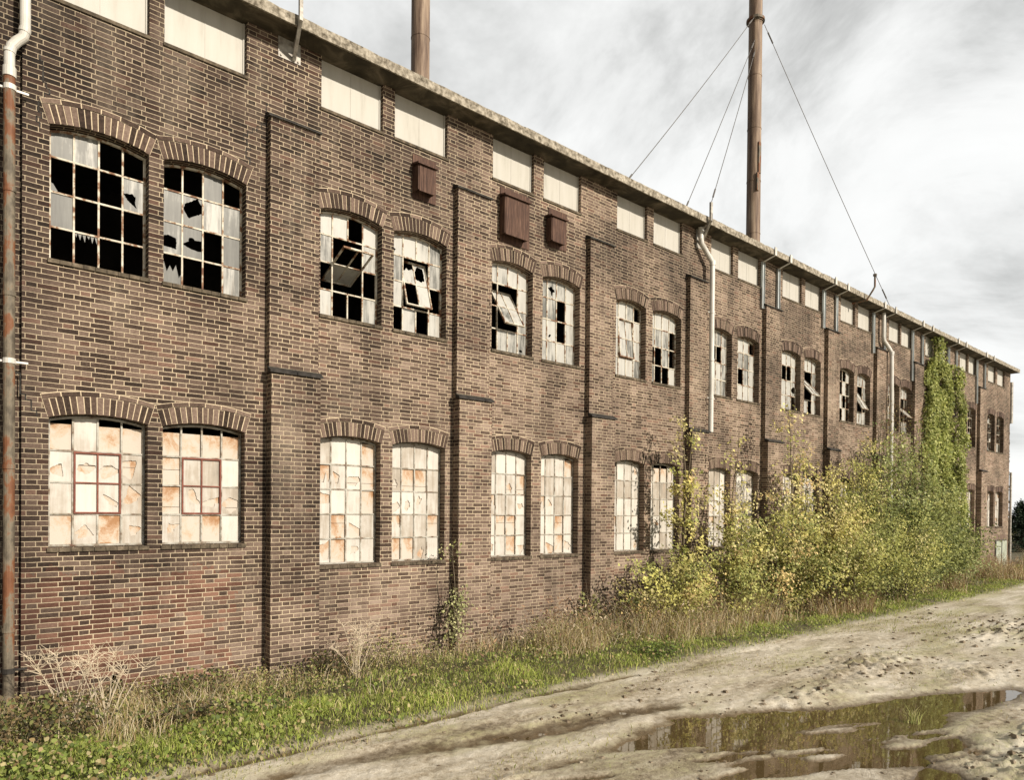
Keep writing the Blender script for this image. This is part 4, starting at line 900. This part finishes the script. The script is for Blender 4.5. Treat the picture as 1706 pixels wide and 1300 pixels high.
bramble(.95, -1.35, .75, .5, 1100, 'brown and green bramble below the rusty drainpipe', BR, [2, 2, 4, 3])
bramble(2.35, -1.5, .6, .22, 800, 'low brown bramble in front of the hole in the wall', BR, [2, 2, 4, 3])
bramble(4.55, -.60, .38, .45, 600, 'dark round bramble at the foot of the first pilaster', BR, [2, 1, 3, 5])
bramble(9.9, -2.45, .55, .22, 500, 'flat dark green bush at the edge of the track before the saplings', [(0.10,0.15,0.03),(0.16,0.21,0.04),(0.05,0.05,0.015)], [3, 3, 2])
# willow-like shoots at the second pilaster
sapling(7.02, -.36, 2.0, .42, 4, 420, .05, [(0.36,0.37,0.17),(0.44,0.43,0.22),(0.26,0.28,0.10)], [3, 2, 2], 'willow_shoot', 'slender willow shoot with narrow leaves against the second pilaster', 'plant', None, .05, tight=.06)
sapling(10.4, -.40, 1.15, .45, 3, 160, .07, [(0.26,0.27,0.10),(0.36,0.34,0.13)], [2, 2], 'leafy_shoot', 'small leafy shoot at the foot of the third pilaster', 'plant', None, .05, tight=.06)
# saplings and shrubs
GRN2 = [(0.36,0.40,0.16),(0.44,0.46,0.22),(0.29,0.33,0.12),(0.22,0.26,0.09),(0.40,0.38,0.15)]
G1 = 'self-sown saplings along the wall'
sapling(11.9, -1.25, 1.75, 2.10, 7, 4524, 0.067, YEL+GREEN, [2,2,5,5,1,1,3,4,1], 'shrub', 'leftmost yellow green shrub spilling in front of the fourth bay', 'shrub', G1, .0, tight=0.105)
sapling(13.1, -.75, 4.75, 1.05, 3, 1566, 0.076, YEL+GREEN, [5,4,4,2,1,0,1,1,0], 'poplar_sapling', 'tall thin yellow leaved sapling before the fourth pilaster, rising beside the white drainpipe', 'sapling', G1, .12, tight=0.070)
sapling(13.9, -1.35, 2.4, 2.24, 7, 5220, 0.067, YEL+GREEN, [3,3,5,4,1,1,3,3,1], 'shrub', 'bushy yellow green shrub below the thin sapling by the white drainpipe', 'shrub', G1, .0, tight=0.112)
sapling(14.6, -.9, 4.5, 1.54, 3, 1044, 0.076, YEL, [5,5,4,2,2], 'poplar_sapling', 'sparse pale yellow sapling just right of the white drainpipe foot', 'sapling', G1, .3, tight=0.084)
sapling(16.2, -1.3, 2.9, 2.66, 8, 7308, 0.072, YEL+GREEN, [3,4,5,4,2,1,3,3,1], 'shrub', 'broad yellow shrub covering the sills of the fifth bay', 'shrub', G1, .0, tight=0.126)
sapling(17.9, -.85, 5.3, 1.82, 4, 2610, 0.080, YEL+GREEN, [6,6,3,2,2,0,1,1,0], 'poplar_sapling', 'tall pale yellow sapling in front of the fifth pilaster', 'sapling', G1, .15, tight=0.105)
sapling(19.3, -1.2, 3.9, 2.52, 7, 7308, 0.076, YEL+GREEN, [5,6,4,3,2,1,2,2,1], 'shrub', 'tall pale yellow shrub reaching the lower windows of the sixth bay', 'shrub', G1, .0, tight=0.140)
sapling(18.6, -2.0, 2.1, 2.80, 8, 6264, 0.072, YEL+GREEN, [2,2,5,5,1,2,4,4,2], 'shrub', 'low wide green and yellow shrub in front of the pale yellow shrub', 'shrub', G1, .0, tight=0.140)
sapling(21.4, -1.0, 4.9, 2.24, 6, 9396, 0.064, YEL+GREEN, [3,3,5,4,1,2,4,4,2], 'sapling_clump', 'mixed yellow green sapling clump before the sixth pilaster', 'saplings', G1, .08, tight=0.140)
sapling(21.8, -2.1, 2.5, 3.22, 8, 12006, 0.061, YEL+GREEN, [1,1,3,4,0,4,6,4,4], 'shrub', 'dark green shrub at the front of the row with a shadowed hollow', 'shrub', G1, .0, tight=0.154)
sapling(23.7, -1.1, 5.6, 3.08, 8, 11310, 0.082, GRN2+GREEN, [1,1,4,4,0,4,7,6,3], 'sapling_clump', 'tall dense green sapling clump before the seventh bay', 'saplings', G1, .02, tight=0.175)
sapling(25.6, -1.4, 3.6, 3.36, 8, 9744, 0.082, GRN2+GREEN, [1,1,3,4,0,5,7,5,4], 'shrub', 'dense green shrub between the tall clump and the ivy', 'shrub', G1, .0, tight=0.175)
sapling(27.6, -1.5, 2.5, 3.36, 8, 9048, 0.082, GREEN+[(0.26,0.29,0.12)], [5,7,5,4,2], 'shrub', 'dark green shrub at the foot of the ivy covered bay', 'shrub', G1, .0, tight=0.175)
# ivy climbing bay nine
ivy = thing('ivy', 'bright green ivy column climbing the wall up to the eave', 'ivy', (30.6, -.2, -.1))
m = MB()
for i in range(14):
    x_ = random.uniform(29.4, 32.2); pts = []; top_ = random.uniform(5, 8.2) if i else 9.45; tx = 30.0 if i == 0 else x_+random.uniform(-.6, .6)
    for j in range(9): t = j/8; pts.append((x_+(tx-x_)*t+random.uniform(-.1,.1), -.05-random.uniform(0,.06), -.1+top_*t))
    m.tube(pts, [.03*(1-.7*j/8) for j in range(9)], 5)
m.build('stems', MT['bark'], ivy, uv=False)
n = 30000; z = rng.uniform(0, 8.5, n); l = 28.45+.45*sstep(3, 7, z)+.5*sstep(7.4, 8.5, z); r_ = 32.75-.25*sstep(4, 8, z)-0.8*sstep(7.9, 8.6, z)
xx = l+(r_-l)*rng.random(n)+.35*fbm(z*1.3, z*0+5, 3); dep = .12+.55*np.maximum(0, .5+1.6*fbm(xx*1.1, z*.9, 4))*(.65+.35*sstep(7, 2, z))
hole = fbm(xx*1.7+30, z*1.5+11, 4); keep = hole > -.17; xx, z, dep = xx[keep], z[keep], dep[keep]; n = len(xx)
P = np.stack([xx, -.03-dep*rng.random(n)**.6-.18*((xx > 31.8)), z], 1)
k2 = 900; z2 = rng.uniform(8.2, 9.6, k2); P2 = np.stack([30.1+rng.normal(size=k2)*.22*(1.2-.5*(z2-8.2))+.25*np.sin(z2*3), -.05-rng.random(k2)*.3, z2], 1)
P = np.concatenate([P, P2]); cf = fbm(P[:, 0]*1.6, P[:, 2]*1.6, 4)[:, None]
ci = pick([(0.28,0.31,0.09),(0.37,0.39,0.13),(0.45,0.45,0.18),(0.15,0.18,0.05)], [4, 4, 2, 3], len(P), .25)*(1+.9*cf)
leaf_mesh('foliage', leaves(P, .095, .5, .85), None, np.clip(ci, .01, 1), MT['leaf'], ivy)
# bare creeper over the pilasters of bay eight
cr = thing('bare_creeper', 'leafless brown creeper on the pilaster between the white drainpipe and the ivy', 'creeper', (25.5, -.2, 0))
m = MB()
for i in range(46):
    x_ = random.choice([25.0, 25.3, 25.9, 27.0, 28.2])+random.uniform(-.3, .3); z_ = random.uniform(.5, 4.5); y_ = -.24 if 24.7 < x_ < 25.65 or x_ > 28.05 else -.04; pts = [(x_, y_, z_)]
    for j in range(10): x_ += random.uniform(-.09, .09); z_ += random.uniform(.1, .36); pts.append((x_, y_-random.uniform(0, .04)*1, min(z_, 8.0)))
    m.tube(pts, [.016*(1-.8*j/10) for j in range(11)], 4)
m.build('stems', MT['bark'], cr, uv=False)
n = 1500; i_ = rng.integers(0, 5, n); P = np.stack([np.array([25.0, 25.3, 25.9, 27.0, 28.3])[i_]+rng.normal(size=n)*.3, -.28-rng.random(n)*.15, rng.uniform(.5, 6.4, n)], 1)
leaf_mesh('dead_leaves', leaves(P, .06), None, pick([(0.20,0.13,0.06),(0.30,0.22,0.10),(0.20,0.20,0.06)], [3, 2, 2], n), MT['leaf'], cr)
# tuft standing in the puddle
tz = WATER_Z-.02; k = 34; P = np.tile(np.array([[9.48, -6.72, tz]]), (k, 1))+rng.normal(size=(k, 3))*np.array([.03, .03, 0])
cg = pick([(0.34,0.36,0.12),(0.45,0.42,0.2)], [1, 1], k); o = leaf_mesh('grass_tuft', blades(P, rng.uniform(.14, .30, k), rng.uniform(.008, .014, k), .8*np.ones(k), cg), None, cg, MT['grass'])
tag(o, 'lone tuft of grass standing in the big puddle', 'grass tuft')
# a stick in the mud
m = MB(); q = ground_h(np.array([9.6, 10.6]), np.array([-7.95, -7.75])); m.tube([(9.6,-7.95,q[0]+.02),(10.1,-7.87,max(q)+.05),(10.6,-7.75,q[1]+.03)], [.012, .011, .006], 6); o = m.build('stick', MT['bark'], uv=False); tag(o, 'dark dead stick lying on the mud right of the puddle', 'stick')

# ------------------------------------------------------------------ beyond the far corner
def conifer(x, y, h, r, n, label):
    z0 = float(ground_h(x, y)); p = thing('conifer', label, 'conifer', (x, y, z0), None)
    m = MB(); m.tube([(x, y, z0-.1), (x, y, z0+h)], [.16, .02], 8); B = []; 
    for i in range(150):
        t = random.random()**.8; a = random.uniform(0, 6.28); ln = r*(1-t)**.8*random.uniform(.75, 1.1)+.1; q = np.array([x, y, z0+.1+h*.97*t]); e = q+np.array([math.cos(a)*ln, math.sin(a)*ln, -.12*ln+.1]); m.tube([q, e], [.02, .006], 4); B.append((q, e))
    m.build('trunk', MT['bark'], p, uv=False)
    ii = rng.integers(0, len(B), n); A = np.array([b[0] for b in B])[ii]; E_ = np.array([b[1] for b in B])[ii]; t = rng.random((n, 1))**.6
    P = A+(E_-A)*t+rng.normal(size=(n, 3))*.09
    leaf_mesh('crown', leaves(P, .16, .2, .35), None, pick([(0.025,0.042,0.025),(0.04,0.062,0.035),(0.06,0.08,0.04)], [3, 3, 1], n), MT['leaf'], p)
conifer(56.6, 3.2, 3.3, 1.7, 9000, 'dark green conifer at the right edge beyond the factory corner')
def far_bush(x, y, h, r, n, label, cols):
    z0 = float(ground_h(x, y)); p = thing('bush', label, 'bush', (x, y, z0), 'bushes beyond the factory')
    m = MB(); 
    for i in range(6): m.tube([(x, y, z0-.1), (x+random.uniform(-.5,.5)*r, y+random.uniform(-.5,.5)*r, z0+h*.8)], [.06, .02], 5)
    m.build('stems', MT['bark'], p, uv=False)
    cs = rng.normal(size=(14, 3))*np.array([r*.5, r*.5, h*.22])+np.array([x, y, z0+h*.5]); P = cs[rng.integers(0, 14, n)]+rng.normal(size=(n, 3))*np.array([r*.22, r*.22, h*.14]); P[:, 2] = np.maximum(P[:, 2], z0+.02)
    leaf_mesh('crown', leaves(P, .16 if x < 90 else .36), None, pick(cols, [1]*len(cols), n), MT['leaf'], p)
far_bush(72, 9.5, 3.0, 2.6, 2600, 'hazy olive bush seen past the factory corner', [(0.20,0.21,0.10),(0.28,0.27,0.14),(0.15,0.17,0.08)])
far_bush(62, 7.5, 2.2, 2.0, 2000, 'yellowing bush behind the dark conifer', [(0.30,0.28,0.09),(0.22,0.23,0.07)])
for i, (x_, y_, h_, r_, lb) in enumerate(((95, 6, 4.5, 4, 'far grey green bush low on the horizon behind the conifer'), (104, -4, 5, 5, 'far bush on the horizon right of the conifer'))): far_bush(x_, y_, h_, r_, 2200, lb, [(0.16,0.18,0.10),(0.21,0.22,0.13)])
